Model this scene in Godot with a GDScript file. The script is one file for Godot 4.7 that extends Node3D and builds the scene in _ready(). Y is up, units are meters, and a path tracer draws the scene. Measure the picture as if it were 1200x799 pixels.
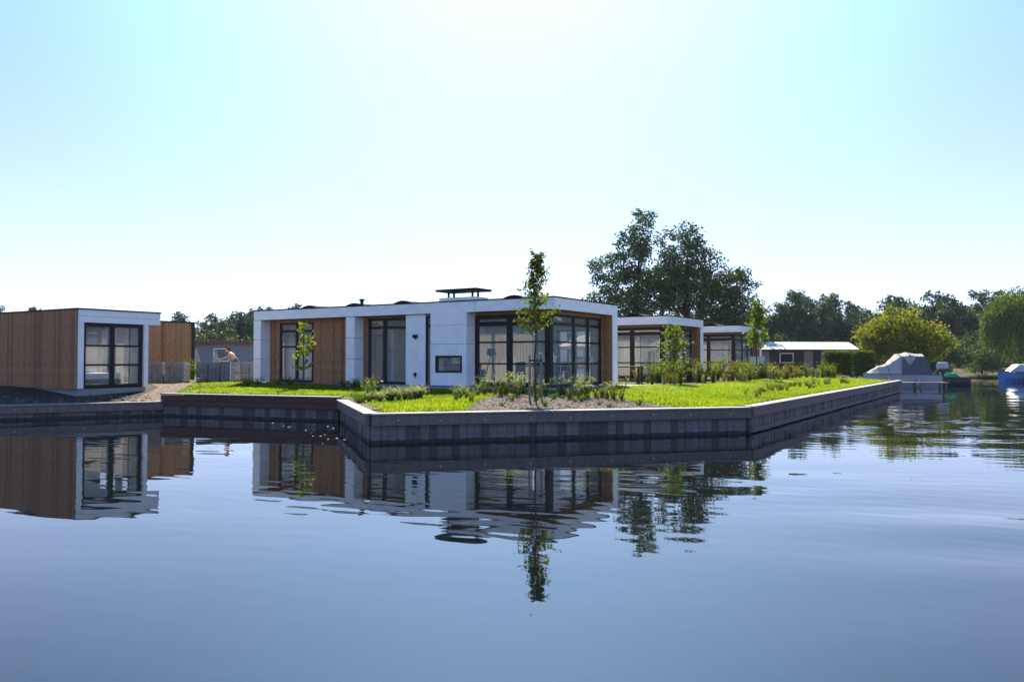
extends Node3D
# A canal-side holiday park on a clear afternoon, sun low behind the chalets.
# Metres, y up, water level y = 0, camera 1.9 m above the water looking along -z.

const WATER := 0.0
const TURN := -32.0            # the chalets all stand at this angle
var taken := {}
var M := {}
var quay_lines: Array = []     # [a, b, top] for the height of the ground
var land := PackedVector2Array()


# ------------------------------------------------------------------ mesh building
class MB:
	var v := PackedVector3Array()
	var n := PackedVector3Array()
	var c := PackedColorArray()

	func tri(a: Vector3, b: Vector3, d: Vector3, na: Vector3, nb: Vector3, nd: Vector3, col: Color) -> void:
		v.push_back(a); v.push_back(d); v.push_back(b)
		n.push_back(na); n.push_back(nd); n.push_back(nb)
		c.push_back(col); c.push_back(col); c.push_back(col)

	func quad(a: Vector3, b: Vector3, d: Vector3, e: Vector3, col := Color.WHITE) -> void:   # counter-clockwise from the front
		var nn := (b - a).cross(e - a).normalized()
		if nn == Vector3.ZERO:
			nn = (d - b).cross(e - b).normalized()
		tri(a, b, d, nn, nn, nn, col)
		tri(a, d, e, nn, nn, nn, col)

	func box(x0: float, x1: float, y0: float, y1: float, z0: float, z1: float, col := Color.WHITE) -> void:
		obox(Transform3D(Basis.IDENTITY, Vector3((x0 + x1) / 2, (y0 + y1) / 2, (z0 + z1) / 2)), Vector3(x1 - x0, y1 - y0, z1 - z0), col)

	func obox(t: Transform3D, s: Vector3, col := Color.WHITE) -> void:
		var h := s / 2.0
		var p: Array[Vector3] = []
		for i in 8:
			p.append(t * Vector3(h.x if i & 1 else -h.x, h.y if i & 2 else -h.y, h.z if i & 4 else -h.z))
		quad(p[4], p[5], p[7], p[6], col)
		quad(p[1], p[0], p[2], p[3], col)
		quad(p[5], p[1], p[3], p[7], col)
		quad(p[0], p[4], p[6], p[2], col)
		quad(p[6], p[7], p[3], p[2], col)
		quad(p[0], p[1], p[5], p[4], col)

	# a box with chamfered long edges, for beams and planks along x
	func plank(x0: float, x1: float, y0: float, y1: float, z0: float, z1: float, b: float, col := Color.WHITE) -> void:
		var pr := [Vector2(z0 + b, y0), Vector2(z1 - b, y0), Vector2(z1, y0 + b), Vector2(z1, y1 - b), Vector2(z1 - b, y1), Vector2(z0 + b, y1), Vector2(z0, y1 - b), Vector2(z0, y0 + b)]
		for i in 8:
			var q: Vector2 = pr[i]
			var r: Vector2 = pr[(i + 1) % 8]
			quad(Vector3(x0, q.y, q.x), Vector3(x1, q.y, q.x), Vector3(x1, r.y, r.x), Vector3(x0, r.y, r.x), col)
		for i in range(1, 7):
			var a: Vector2 = pr[0]
			var q: Vector2 = pr[i]
			var r: Vector2 = pr[i + 1]
			var nx := Vector3.RIGHT
			tri(Vector3(x1, a.y, a.x), Vector3(x1, r.y, r.x), Vector3(x1, q.y, q.x), nx, nx, nx, col)
			tri(Vector3(x0, a.y, a.x), Vector3(x0, q.y, q.x), Vector3(x0, r.y, r.x), -nx, -nx, -nx, col)

	func tube(pts: Array, rad: Array, sides: int, col := Color.WHITE, caps := true) -> void:
		var rings: Array = []
		var side := Vector3.ZERO
		for i in pts.size():
			var d: Vector3 = (pts[mini(i + 1, pts.size() - 1)] - pts[maxi(i - 1, 0)]).normalized()
			if side == Vector3.ZERO:
				side = d.cross(Vector3.RIGHT if absf(d.x) < 0.8 else Vector3.UP).normalized()
			side = (side - d * side.dot(d)).normalized()
			var up := d.cross(side)
			var ring: Array = []
			for k in sides:
				var w := TAU * k / sides
				ring.append(side * cos(w) + up * sin(w))
			rings.append(ring)
		for i in pts.size() - 1:
			for k in sides:
				var j := (k + 1) % sides
				var a: Vector3 = pts[i] + rings[i][k] * rad[i]
				var b: Vector3 = pts[i] + rings[i][j] * rad[i]
				var d: Vector3 = pts[i + 1] + rings[i + 1][j] * rad[i + 1]
				var e: Vector3 = pts[i + 1] + rings[i + 1][k] * rad[i + 1]
				tri(a, b, d, rings[i][k], rings[i][j], rings[i + 1][j], col)
				tri(a, d, e, rings[i][k], rings[i + 1][j], rings[i + 1][k], col)
		if caps:
			for w in [[0, -1.0], [pts.size() - 1, 1.0]]:
				var i: int = w[0]
				var nb: int = 1 if i == 0 else i - 1
				var d: Vector3 = (pts[i] - pts[nb]).normalized()
				for k in sides:
					var a: Vector3 = pts[i] + rings[i][k] * rad[i]
					var b: Vector3 = pts[i] + rings[i][(k + 1) % sides] * rad[i]
					if w[1] > 0:
						tri(pts[i], a, b, d, d, d, col)
					else:
						tri(pts[i], b, a, d, d, d, col)

	# one leaf: two triangles folded a little along the middle
	func leaf(p: Vector3, dir: Vector3, across: Vector3, length: float, width: float, col: Color) -> void:
		var nn := dir.cross(across).normalized()
		var tip := p + dir * length
		var mid := p + dir * length * 0.45
		var a := mid + across * width * 0.5 + nn * width * 0.18
		var b := mid - across * width * 0.5 + nn * width * 0.18
		var n1 := (a - p).cross(tip - p).normalized()
		var n2 := (tip - p).cross(b - p).normalized()
		tri(p, a, tip, n1, n1, n1, col)
		tri(p, tip, b, n2, n2, n2, col)

	func mesh(m: Material) -> ArrayMesh:
		var arr: Array = []
		arr.resize(Mesh.ARRAY_MAX)
		arr[Mesh.ARRAY_VERTEX] = v
		arr[Mesh.ARRAY_NORMAL] = n
		arr[Mesh.ARRAY_COLOR] = c
		var am := ArrayMesh.new()
		am.add_surface_from_arrays(Mesh.PRIMITIVE_TRIANGLES, arr)
		am.surface_set_material(0, m)
		return am


func numbered(called: String) -> String:
	var k: int = taken.get(called, 0)
	taken[called] = k + 1
	return called if k == 0 else "%s_%03d" % [called, k]

func tag(o: Node, label: String, category: String, group := "") -> void:
	o.set_meta("label", label)
	o.set_meta("category", category)
	if group:
		o.set_meta("group", group)

func thing(called: String, label: String, category: String, at := Vector3.ZERO, turn := 0.0, group := "") -> Node3D:
	var o := Node3D.new()
	o.name = numbered(called)
	add_child(o)
	o.position = at
	o.rotation_degrees.y = turn
	tag(o, label, category, group)
	return o

func part(called: String, b: MB, m: Material, parent: Node) -> MeshInstance3D:
	return put(called, b.mesh(m), parent)

func put(called: String, mesh: Mesh, parent: Node) -> MeshInstance3D:
	var o := MeshInstance3D.new()
	o.name = called if parent != self else numbered(called)
	o.mesh = mesh
	parent.add_child(o, true)
	return o

func struct(called: String, b: MB, m: Material) -> MeshInstance3D:
	var o := part(called, b, m, self)
	o.set_meta("kind", "structure")
	return o

func copy_of(o: Node3D, label: String, at: Vector3, turn: float, size := 1.0, group := "") -> Node3D:
	var base := String(o.name)
	var cut := base.rfind("_")
	if cut > 0 and base.substr(cut + 1).is_valid_int():
		base = base.substr(0, cut)
	var d: Node3D = o.duplicate()
	d.name = numbered(base)
	add_child(d)
	d.position = at
	d.rotation_degrees.y = turn
	d.scale = Vector3.ONE * size
	d.set_meta("label", label)
	if group:
		d.set_meta("group", group)
	return d

func lin(r: float, g: float, b: float) -> Color:
	return Color(r, g, b).linear_to_srgb()

func noise_tex(seed_: int, freq: float, lo: float, hi: float, size := 256, oct := 4) -> ImageTexture:
	var f := FastNoiseLite.new()
	f.seed = seed_
	f.frequency = freq
	f.fractal_octaves = oct
	var src := f.get_seamless_image(size, size)
	var im := Image.create(size, size, false, Image.FORMAT_RGB8)
	for y in size:
		for x in size:
			var g: float = lerpf(lo, hi, src.get_pixel(x, y).r)
			im.set_pixel(x, y, Color(g, g, g))
	return ImageTexture.create_from_image(im)

func mat(called: String, col: Color, rough := 0.8, tex: Texture2D = null, scl := Vector3.ONE, spec := 0.5, metal := 0.0) -> StandardMaterial3D:
	var m := StandardMaterial3D.new()
	m.resource_name = called
	m.albedo_color = col
	m.roughness = rough
	m.metallic = metal
	m.metallic_specular = spec
	m.vertex_color_use_as_albedo = true
	if tex:
		m.albedo_texture = tex
		m.uv1_triplanar = true
		m.uv1_scale = scl
	M[called] = m
	return m

func relief(m: StandardMaterial3D, tex: Texture2D, cm: float) -> void:
	m.heightmap_enabled = true
	m.heightmap_texture = tex
	m.heightmap_scale = cm

func leafy(called: String, col: Color, back: Color, rough := 0.55) -> void:
	var m := mat(called, col, rough, null, Vector3.ONE, 0.22)
	m.backlight_enabled = true
	m.backlight = back
	m.cull_mode = BaseMaterial3D.CULL_DISABLED

func tone(rng: RandomNumberGenerator, spread: float) -> Color:
	var g := 1.0 + rng.randf_range(-spread, spread)
	return Color(g, g * (1.0 + rng.randf_range(-0.3, 0.3) * spread), g * (1.0 + rng.randf_range(-0.4, 0.4) * spread))

func rng_of(s: int) -> RandomNumberGenerator:
	var r := RandomNumberGenerator.new()
	r.seed = s
	return r

func ball(r: RandomNumberGenerator) -> Vector3:
	var z := r.randf_range(-1, 1)
	var a := r.randf_range(0, TAU)
	var q := sqrt(1 - z * z)
	return Vector3(q * cos(a), z, q * sin(a))


# ------------------------------------------------------------------ the ground
func ground_height(x: float, d: float) -> float:
	var p := Vector2(x, d)
	var best := 1e9
	var top := 0.7
	for q in quay_lines:
		var near: Vector2 = Geometry2D.get_closest_point_to_segment(p, q[0], q[1])
		var dd: float = near.distance_squared_to(p)
		if dd < best:
			best = dd
			top = q[2]
	var t := smoothstep(0.0, 1.0, clampf(sqrt(best) / 6.5, 0.0, 1.0))
	return lerpf(top - 0.03, 0.92, t)

func at_ground(x: float, d: float, lift := 0.0) -> Vector3:
	return Vector3(x, ground_height(x, d) + lift, -d)

# a sheet that follows the ground inside an outline (x, distance)
func sheet(outline: PackedVector2Array, lift: float, cell: float, col := Color.WHITE) -> MB:
	var b := MB.new()
	var lo := outline[0]
	var hi := outline[0]
	for p in outline:
		lo = lo.min(p)
		hi = hi.max(p)
	var x0 := floori(lo.x / cell)
	var x1 := ceili(hi.x / cell)
	var y0 := floori(lo.y / cell)
	var y1 := ceili(hi.y / cell)
	var hs := {}
	for i in range(x0, x1):
		for j in range(y0, y1):
			var sq := PackedVector2Array([Vector2(i, j) * cell, Vector2(i + 1, j) * cell, Vector2(i + 1, j + 1) * cell, Vector2(i, j + 1) * cell])
			var inside := 0
			for p in sq:
				if Geometry2D.is_point_in_polygon(p, outline):
					inside += 1
			var polys: Array = [sq]
			if inside < 4:
				polys = Geometry2D.intersect_polygons(sq, outline)
			for poly in polys:
				if poly.size() < 3:
					continue
				var idx := Geometry2D.triangulate_polygon(poly)
				for t in range(0, idx.size(), 3):
					var pp: Array[Vector3] = []
					for k in 3:
						var q: Vector2 = poly[idx[t + k]]
						if not hs.has(q):
							hs[q] = ground_height(q.x, q.y)
						pp.append(Vector3(q.x, hs[q] + lift, -q.y))
					var nn := (pp[1] - pp[0]).cross(pp[2] - pp[0]).normalized()
					if nn.y < 0:
						b.tri(pp[0], pp[2], pp[1], -nn, -nn, -nn, col)
					else:
						b.tri(pp[0], pp[1], pp[2], nn, nn, nn, col)
	return b

func flat(outline: PackedVector2Array, h: float) -> MB:
	var b := MB.new()
	var idx := Geometry2D.triangulate_polygon(outline)
	for t in range(0, idx.size(), 3):
		var pp: Array[Vector3] = []
		for k in 3:
			pp.append(Vector3(outline[idx[t + k]].x, h, -outline[idx[t + k]].y))
		if (pp[1] - pp[0]).cross(pp[2] - pp[0]).y < 0:
			b.tri(pp[0], pp[2], pp[1], Vector3.UP, Vector3.UP, Vector3.UP, Color.WHITE)
		else:
			b.tri(pp[0], pp[1], pp[2], Vector3.UP, Vector3.UP, Vector3.UP, Color.WHITE)
	return b

func pv(a: Array) -> PackedVector2Array:
	var r := PackedVector2Array()
	for i in range(0, a.size(), 2):
		r.append(Vector2(a[i], a[i + 1]))
	return r


# ------------------------------------------------------------------ sky and water
func sky_image(expo: float) -> ImageTexture:
	# clear air: pale towards the horizon all round, deeper blue overhead, a soft aureole round the sun
	var w := 512
	var h := 256
	var im := Image.create(w, h, false, Image.FORMAT_RGBF)
	var sun := Vector3(0, sin(deg_to_rad(39.0)), -cos(deg_to_rad(39.0)))
	for y in h:
		var e := (0.5 - (y + 0.5) / h) * PI
		var low := exp(-maxf(e, 0.0) / deg_to_rad(13.0))
		for x in w:
			var a := (x + 0.5) / w * TAU      # column 0 looks along -z
			var dir := Vector3(sin(a) * cos(e), sin(e), -cos(a) * cos(e))
			var g := rad_to_deg(acos(clampf(dir.dot(sun), -1, 1)))
			var glow := exp(-pow(g / 24.5, 2.0))
			var c := Vector3(0.08, 0.28, 0.81) + Vector3(1.25, 1.26, 1.22) * low
			c += Vector3(1.00, 1.68, 2.30) * glow
			if e < 0.0:
				c = Vector3(0.25, 0.28, 0.3)
			c /= expo
			im.set_pixel(x, y, Color(c.x, c.y, c.z))
	return ImageTexture.create_from_image(im)

func build_water() -> void:
	var r := rng_of(77)
	var waves: Array = []
	for i in 7:      # long low swell, mostly coming towards the bank
		var l := r.randf_range(0.9, 3.0)
		var a := r.randf_range(-0.55, 0.55)
		waves.append([TAU / l * sin(a), TAU / l * cos(a), r.randf_range(0, TAU), r.randf_range(0.0007, 0.0019), l])
	for i in 8:      # ripples
		var l := r.randf_range(0.2, 0.6)
		var a := r.randf_range(-0.6, 0.6)
		waves.append([TAU / l * sin(a), TAU / l * cos(a), r.randf_range(0, TAU), r.randf_range(0.0016, 0.0034), l])
	var patch := FastNoiseLite.new()
	patch.seed = 5
	patch.frequency = 0.075
	patch.fractal_octaves = 2
	var xs := PackedFloat32Array()
	var x := -70.0
	while x < 75.0:
		xs.append(x)
		x += 0.22 if absf(x) < 18.0 else (0.4 if absf(x) < 32.0 else 1.0)
	xs.append(75.0)
	var ds := PackedFloat32Array()
	var d := -6.0
	while d < 112.0:
		ds.append(d)
		d += 0.5 if d < 2.0 else clampf(d * 0.005, 0.04, 0.2)
	ds.append(112.0)
	var v := PackedVector3Array()
	var n := PackedVector3Array()
	for j in ds.size():
		var dd := ds[j]
		var step := clampf(dd * 0.005, 0.04, 0.2)
		for i in xs.size():
			var xx := xs[i]
			var calm := 0.6 + 0.75 * smoothstep(-2.0, 16.0, xx + dd * 0.10) + 0.55 * smoothstep(14.0, 30.0, dd) * smoothstep(2.0, 12.0, xx)
			calm *= clampf(1.0 + 2.0 * patch.get_noise_2d(xx * 0.5, dd), 0.25, 2.2)
			var edge := smoothstep(0.0, 3.0, minf(minf(xx + 70.0, 75.0 - xx), minf(dd + 6.0, 112.0 - dd)))
			calm *= edge
			var hh := 0.0
			var sx := 0.0
			var sd := 0.0
			var swell := 1.0 + 2.6 * smoothstep(-3.0, 8.0, xx) * smoothstep(19.0, 10.0, dd)
			for w in waves:
				if w[4] < step * 2.2:
					continue
				var ph: float = w[0] * xx + w[1] * dd + w[2]
				var am: float = w[3] * calm * (swell if w[4] > 0.8 else 1.0)
				var cs := cos(ph) * am
				hh += sin(ph) * am * w[4] / TAU
				sx += cs * w[0] * w[4] / TAU
				sd += cs * w[1] * w[4] / TAU
			v.push_back(Vector3(xx, hh, -dd))
			n.push_back(Vector3(-sx, 1.0, sd).normalized())
	var idx := PackedInt32Array()
	var cols := xs.size()
	for j in ds.size() - 1:
		for i in cols - 1:
			var a := j * cols + i
			# clockwise from above; z decreases with j
			idx.push_back(a); idx.push_back(a + cols); idx.push_back(a + 1)
			idx.push_back(a + 1); idx.push_back(a + cols); idx.push_back(a + cols + 1)
	# the rest of the water, flat, out to the horizon
	var rim := [[-600.0, -70.0, -600.0, 600.0], [75.0, 600.0, -600.0, 600.0], [-70.0, 75.0, -600.0, -6.0], [-70.0, 75.0, 112.0, 600.0]]
	for q in rim:
		var s := v.size()
		for p in [[0, 2], [1, 2], [1, 3], [0, 3]]:
			v.push_back(Vector3(q[p[0]], 0.0, -q[p[1]]))
			n.push_back(Vector3.UP)
		for k in [0, 2, 1, 0, 3, 2]:
			idx.push_back(s + k)
	var arr: Array = []
	arr.resize(Mesh.ARRAY_MAX)
	arr[Mesh.ARRAY_VERTEX] = v
	arr[Mesh.ARRAY_NORMAL] = n
	arr[Mesh.ARRAY_INDEX] = idx
	var am := ArrayMesh.new()
	am.add_surface_from_arrays(Mesh.PRIMITIVE_TRIANGLES, arr)
	am.surface_set_material(0, M.water)
	var o := put("water", am, self)
	o.set_meta("kind", "structure")

func materials() -> void:
	var fine := noise_tex(3, 0.05, 0.72, 1.0)
	var coarse := noise_tex(8, 0.018, 0.62, 1.0)
	var grain := noise_tex(21, 0.045, 0.55, 1.0, 256, 5)
	var w := mat("water", lin(0.003, 0.0045, 0.006), 0.015, null, Vector3.ONE, 0.71)
	w.vertex_color_use_as_albedo = false
	var s := mat("soil", lin(0.17, 0.13, 0.105), 0.95, noise_tex(61, 0.03, 0.35, 1.0, 256, 5), Vector3.ONE * 0.8, 0.2)
	mat("dark_soil", lin(0.06, 0.048, 0.042), 0.95, coarse, Vector3.ONE * 0.9, 0.2)
	relief(s, fine, 4.0)
	mat("meadow", lin(0.075, 0.085, 0.03), 0.95, coarse, Vector3.ONE * 0.2, 0.2)
	mat("turf", lin(0.13, 0.18, 0.012), 0.95, fine, Vector3.ONE * 0.7, 0.2)
	mat("paving", lin(0.30, 0.29, 0.28), 0.8, fine, Vector3.ONE * 1.3, 0.4)
	mat("white_panel", lin(0.88, 0.88, 0.87), 0.55, noise_tex(31, 0.012, 0.94, 1.0), Vector3.ONE * 0.5, 0.45)
	mat("black_trim", lin(0.016, 0.016, 0.018), 0.7, null, Vector3.ONE, 0.25)
	mat("frame", lin(0.016, 0.012, 0.014), 0.5, null, Vector3.ONE, 0.32)
	mat("cladding", lin(0.60, 0.295, 0.14), 0.75, grain, Vector3(2.6, 0.25, 2.6), 0.3)
	mat("roof", lin(0.022, 0.022, 0.026), 0.9, fine, Vector3.ONE, 0.15)
	mat("plaster", lin(0.45, 0.43, 0.41), 0.9, null)
	mat("floorboards", lin(0.30, 0.22, 0.15), 0.45, grain, Vector3(0.6, 4, 6))
	mat("concrete", lin(0.26, 0.25, 0.25), 0.8, null)
	var g := mat("glass", Color(0.80, 0.86, 0.86, 0.10), 0.0, null, Vector3.ONE, 0.5)
	g.transparency = BaseMaterial3D.TRANSPARENCY_ALPHA
	g.vertex_color_use_as_albedo = false
	var cu := mat("curtain", lin(0.50, 0.48, 0.46), 0.9, null, Vector3.ONE, 0.2)
	cu.backlight_enabled = true
	cu.backlight = Color(0.62, 0.60, 0.56)
	mat("quay_wood", lin(0.27, 0.235, 0.235), 0.8, grain, Vector3(6, 0.6, 6), 0.35)
	mat("quay_beam", lin(0.26, 0.21, 0.20), 0.8, grain, Vector3(0.5, 6, 6), 0.35)
	mat("red_beam", lin(0.17, 0.075, 0.06), 0.75, grain, Vector3(0.5, 6, 6), 0.35)
	mat("cap", lin(0.36, 0.34, 0.33), 0.75, grain, Vector3(0.5, 6, 6), 0.4)
	mat("bolt", lin(0.3, 0.3, 0.3), 0.6, null, Vector3.ONE, 0.4, 0.5)
	mat("bark", lin(0.10, 0.075, 0.055), 0.9, fine, Vector3(4, 1, 4), 0.2)
	mat("stake", lin(0.36, 0.30, 0.22), 0.85, grain, Vector3(6, 0.6, 6), 0.3)
	mat("stone", lin(0.26, 0.26, 0.27), 0.9, fine, Vector3.ONE * 3.0, 0.3)
	mat("pallet_wood", lin(0.34, 0.25, 0.16), 0.85, grain, Vector3(0.6, 5, 5), 0.3)
	mat("strap", lin(0.75, 0.75, 0.73), 0.5, null)
	leafy("leaf", Color.WHITE, Color(0.82, 0.92, 0.40))
	leafy("grass", Color.WHITE, Color(0.95, 1.0, 0.35), 0.6)
	leafy("leaf_far", Color.WHITE, Color(0.50, 0.58, 0.30))
	var ca := mat("canvas", lin(0.50, 0.50, 0.46), 0.85, fine, Vector3.ONE * 2.0, 0.3)
	ca.backlight_enabled = true
	ca.backlight = Color(0.3, 0.3, 0.3)
	mat("canvas_grey", lin(0.13, 0.135, 0.17), 0.85, fine, Vector3.ONE * 2.0, 0.3)
	mat("hull", lin(0.33, 0.36, 0.40), 0.25, null, Vector3.ONE, 0.5)
	mat("blue", lin(0.06, 0.17, 0.45), 0.4, null)
	mat("red", lin(0.5, 0.03, 0.03), 0.4, null)
	mat("green", lin(0.03, 0.28, 0.14), 0.4, null)
	mat("dark_rubber", lin(0.025, 0.025, 0.03), 0.6, null)
	var mr := mat("metal_roof", lin(0.68, 0.69, 0.70), 0.6, fine, Vector3.ONE * 0.6, 0.4)
	mr.backlight_enabled = true
	mr.backlight = Color(0.8, 0.8, 0.78)
	mat("shed_wood", lin(0.10, 0.085, 0.08), 0.8, grain, Vector3(5, 0.5, 5), 0.3)
	mat("red_brown", lin(0.16, 0.055, 0.05), 0.75, null)
	mat("grey_wall", lin(0.30, 0.30, 0.34), 0.8, fine, Vector3.ONE, 0.3)
	mat("cabinet", lin(0.42, 0.47, 0.52), 0.5, null)
	var sk := mat("skin", lin(0.48, 0.26, 0.18), 0.55, null)
	sk.subsurf_scatter_enabled = true
	sk.subsurf_scatter_strength = 0.1
	mat("hair", lin(0.03, 0.018, 0.012), 0.8, null, Vector3.ONE, 0.15)
	mat("rock", Color.WHITE, 0.95, null, Vector3.ONE, 0.2)
	mat("cloth_dark", lin(0.06, 0.065, 0.09), 0.9, null)


# ------------------------------------------------------------------ quay walls
# p0 to p1 with the water on the right-hand side seen along the way; boards, beams and cap are pieces of their own
func quay(called: String, label: String, p0: Vector2, p1: Vector2, top: float, kind: String, seed_: int) -> void:
	var r := rng_of(seed_)
	var along := p1 - p0
	var length := along.length()
	var turn := rad_to_deg(atan2(along.y, along.x))
	var t := thing(called, label, "retaining wall", Vector3(p0.x, 0, -p0.y), turn)
	# local +x runs along the wall, local +z faces the water
	var beam_h := 0.24 if kind != "red" else 0.36
	var face := 0.02
	var widths := [0.17, 0.19, 0.215]
	var meshes: Array = []
	for k in 9:
		var b := MB.new()
		var w: float = widths[k % 3] - 0.006
		var lev: float = [0.5, 0.9, 1.4][k / 3]
		var ton := Color(lev, lev, lev)
		ton = Color(ton.r * r.randf_range(0.92, 1.05), ton.g, ton.b * r.randf_range(0.96, 1.12))
		var dz := r.randf_range(-0.010, 0.014)
		b.box(0.003, w, 0.085 + dz, top - 0.09, -0.06, face + dz, ton)
		b.box(0.003, w, -0.9, 0.085 + dz, -0.06, face + dz, Color(0.26, 0.28, 0.24))
		meshes.append([b.mesh(M.quay_wood), widths[k % 3]])
	var x := 0.0
	while x < length - 0.1:
		var pick: Array = meshes[r.randi() % 9]
		var o := put("board", pick[0], t)
		o.position = Vector3(x, r.randf_range(-0.01, 0.0), 0)
		x += pick[1]
	# beams, in lengths of about four metres
	var cuts: Array = [0.0]
	while cuts[-1] < length - 5.0:
		cuts.append(cuts[-1] + r.randf_range(3.6, 4.4))
	cuts.append(length)
	for i in cuts.size() - 1:
		var a: float = cuts[i] + (0.004 if i else 0.0)
		var e: float = cuts[i + 1] - 0.004
		var b := MB.new()
		if kind == "red":
			b.plank(a, e, top - 0.06 - beam_h / 2 + 0.005, top - 0.06, 0.035, 0.11, 0.012, tone(r, 0.15))
			part("beam", b, M.red_beam, t)
			var b2 := MB.new()
			b2.plank(a, e, top - 0.06 - beam_h, top - 0.06 - beam_h / 2 - 0.005, 0.035, 0.11, 0.012, tone(r, 0.15))
			part("beam", b2, M.red_beam, t)
		else:
			b.plank(a, e, top - 0.05 - beam_h, top - 0.05, 0.035, 0.13, 0.012, tone(r, 0.18))
			part("beam", b, M.quay_beam, t)
		if kind == "double":
			var b3 := MB.new()
			b3.plank(a, e, 0.03, 0.15, 0.035, 0.12, 0.012, tone(r, 0.18))
			part("beam", b3, M.quay_beam, t)
		var cb := MB.new()
		cb.plank(a, e, top - 0.046, top, -0.16, 0.16, 0.008, tone(r, 0.1))
		part("cap", cb, M.cap, t)
	var bm := MB.new()
	bm.tube([Vector3(0, 0, 0), Vector3(0, 0, 0.025)], [0.032, 0.028], 6)
	var bolt := bm.mesh(M.bolt)
	if kind == "single":
		x = 0.6
		while x < length - 0.3:
			var o := put("bolt", bolt, t)
			o.position = Vector3(x, top - 0.05 - beam_h / 2 + r.randf_range(-0.02, 0.02), 0.13)
			x += r.randf_range(0.95, 1.15)


# ------------------------------------------------------------------ plants
const GREENS := [Color(0.055, 0.095, 0.022), Color(0.075, 0.115, 0.024), Color(0.045, 0.08, 0.028)]

func leaf_cloud(b: MB, r: RandomNumberGenerator, p: Vector3, spread: Vector3, count: int, size: float, cols: Array, droop := 0.0) -> void:
	for i in count:
		var q := p + ball(r) * pow(r.randf(), 0.4) * spread * 2.0
		var dir := (ball(r) + Vector3.DOWN * droop).normalized()
		var ac := dir.cross(ball(r)).normalized()
		var a: Color = cols[r.randi() % cols.size()]
		var c := a * r.randf_range(0.75, 1.25)
		var s := size * r.randf_range(0.7, 1.25)
		b.leaf(q, dir, ac, s, s * 0.62, c)

# a broad tree: lobes are [centre, radii]; clumps of leaves fill them, branches run from the trunk to the clumps
func tree(called: String, label: String, at: Vector3, height: float, trunk_r: float, lobes: Array, clumps: int, per: int, crad: float, size: float, cols: Array, seed_: int, leafmat: String, group := "", fork := 0.3) -> Node3D:
	var r := rng_of(seed_)
	var t := thing(called, label, "tree", at, 0.0, group)
	var wood := MB.new()
	var b := MB.new()
	var bend := Vector3(r.randf_range(-0.05, 0.05), 0, r.randf_range(-0.05, 0.05)) * height
	var tp: Array = []
	var tr: Array = []
	for i in 9:
		var f := i / 8.0
		tp.append(Vector3(0, height * 0.86 * f, 0) + bend * f * f + Vector3(r.randf_range(-1, 1), 0, r.randf_range(-1, 1)) * trunk_r * 0.4 * f)
		tr.append(trunk_r * lerpf(1.0, 0.12, f) * (1.25 if i == 0 else 1.0))
	wood.tube(tp, tr, 8)
	var vol: Array = []
	var total := 0.0
	for l in lobes:
		total += pow(l[1].x * l[1].y * l[1].z, 0.72)
		vol.append(total)
	for k in clumps:
		var pick := r.randf() * total
		var li := 0
		while vol[li] < pick:
			li += 1
		var p: Vector3 = lobes[li][0] + ball(r) * lobes[li][1] * pow(r.randf(), 0.42)
		leaf_cloud(b, r, p, Vector3(crad, crad * 0.7, crad) * r.randf_range(0.6, 1.2), per, size, cols)
		if k % 5 == 0:
			var f0 := clampf(p.y / height * 0.75 * r.randf_range(0.75, 1.0), fork, 0.8)
			var s: Vector3 = tp[0].lerp(tp[8], f0)
			var ix := clampi(int(f0 * 8), 0, 7)
			s = tp[ix].lerp(tp[ix + 1], f0 * 8 - ix)
			var mid := s.lerp(p, 0.5) + Vector3(0, height * 0.03, 0)
			var br := maxf(trunk_r * 0.22 * (1.0 - f0 * 0.6), 0.012)
			wood.tube([s, mid, p], [br, br * 0.65, br * 0.25], 5, Color.WHITE, false)
	part("trunk", wood, M.bark, t)
	part("crown", b, M[leafmat], t)
	return t

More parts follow.
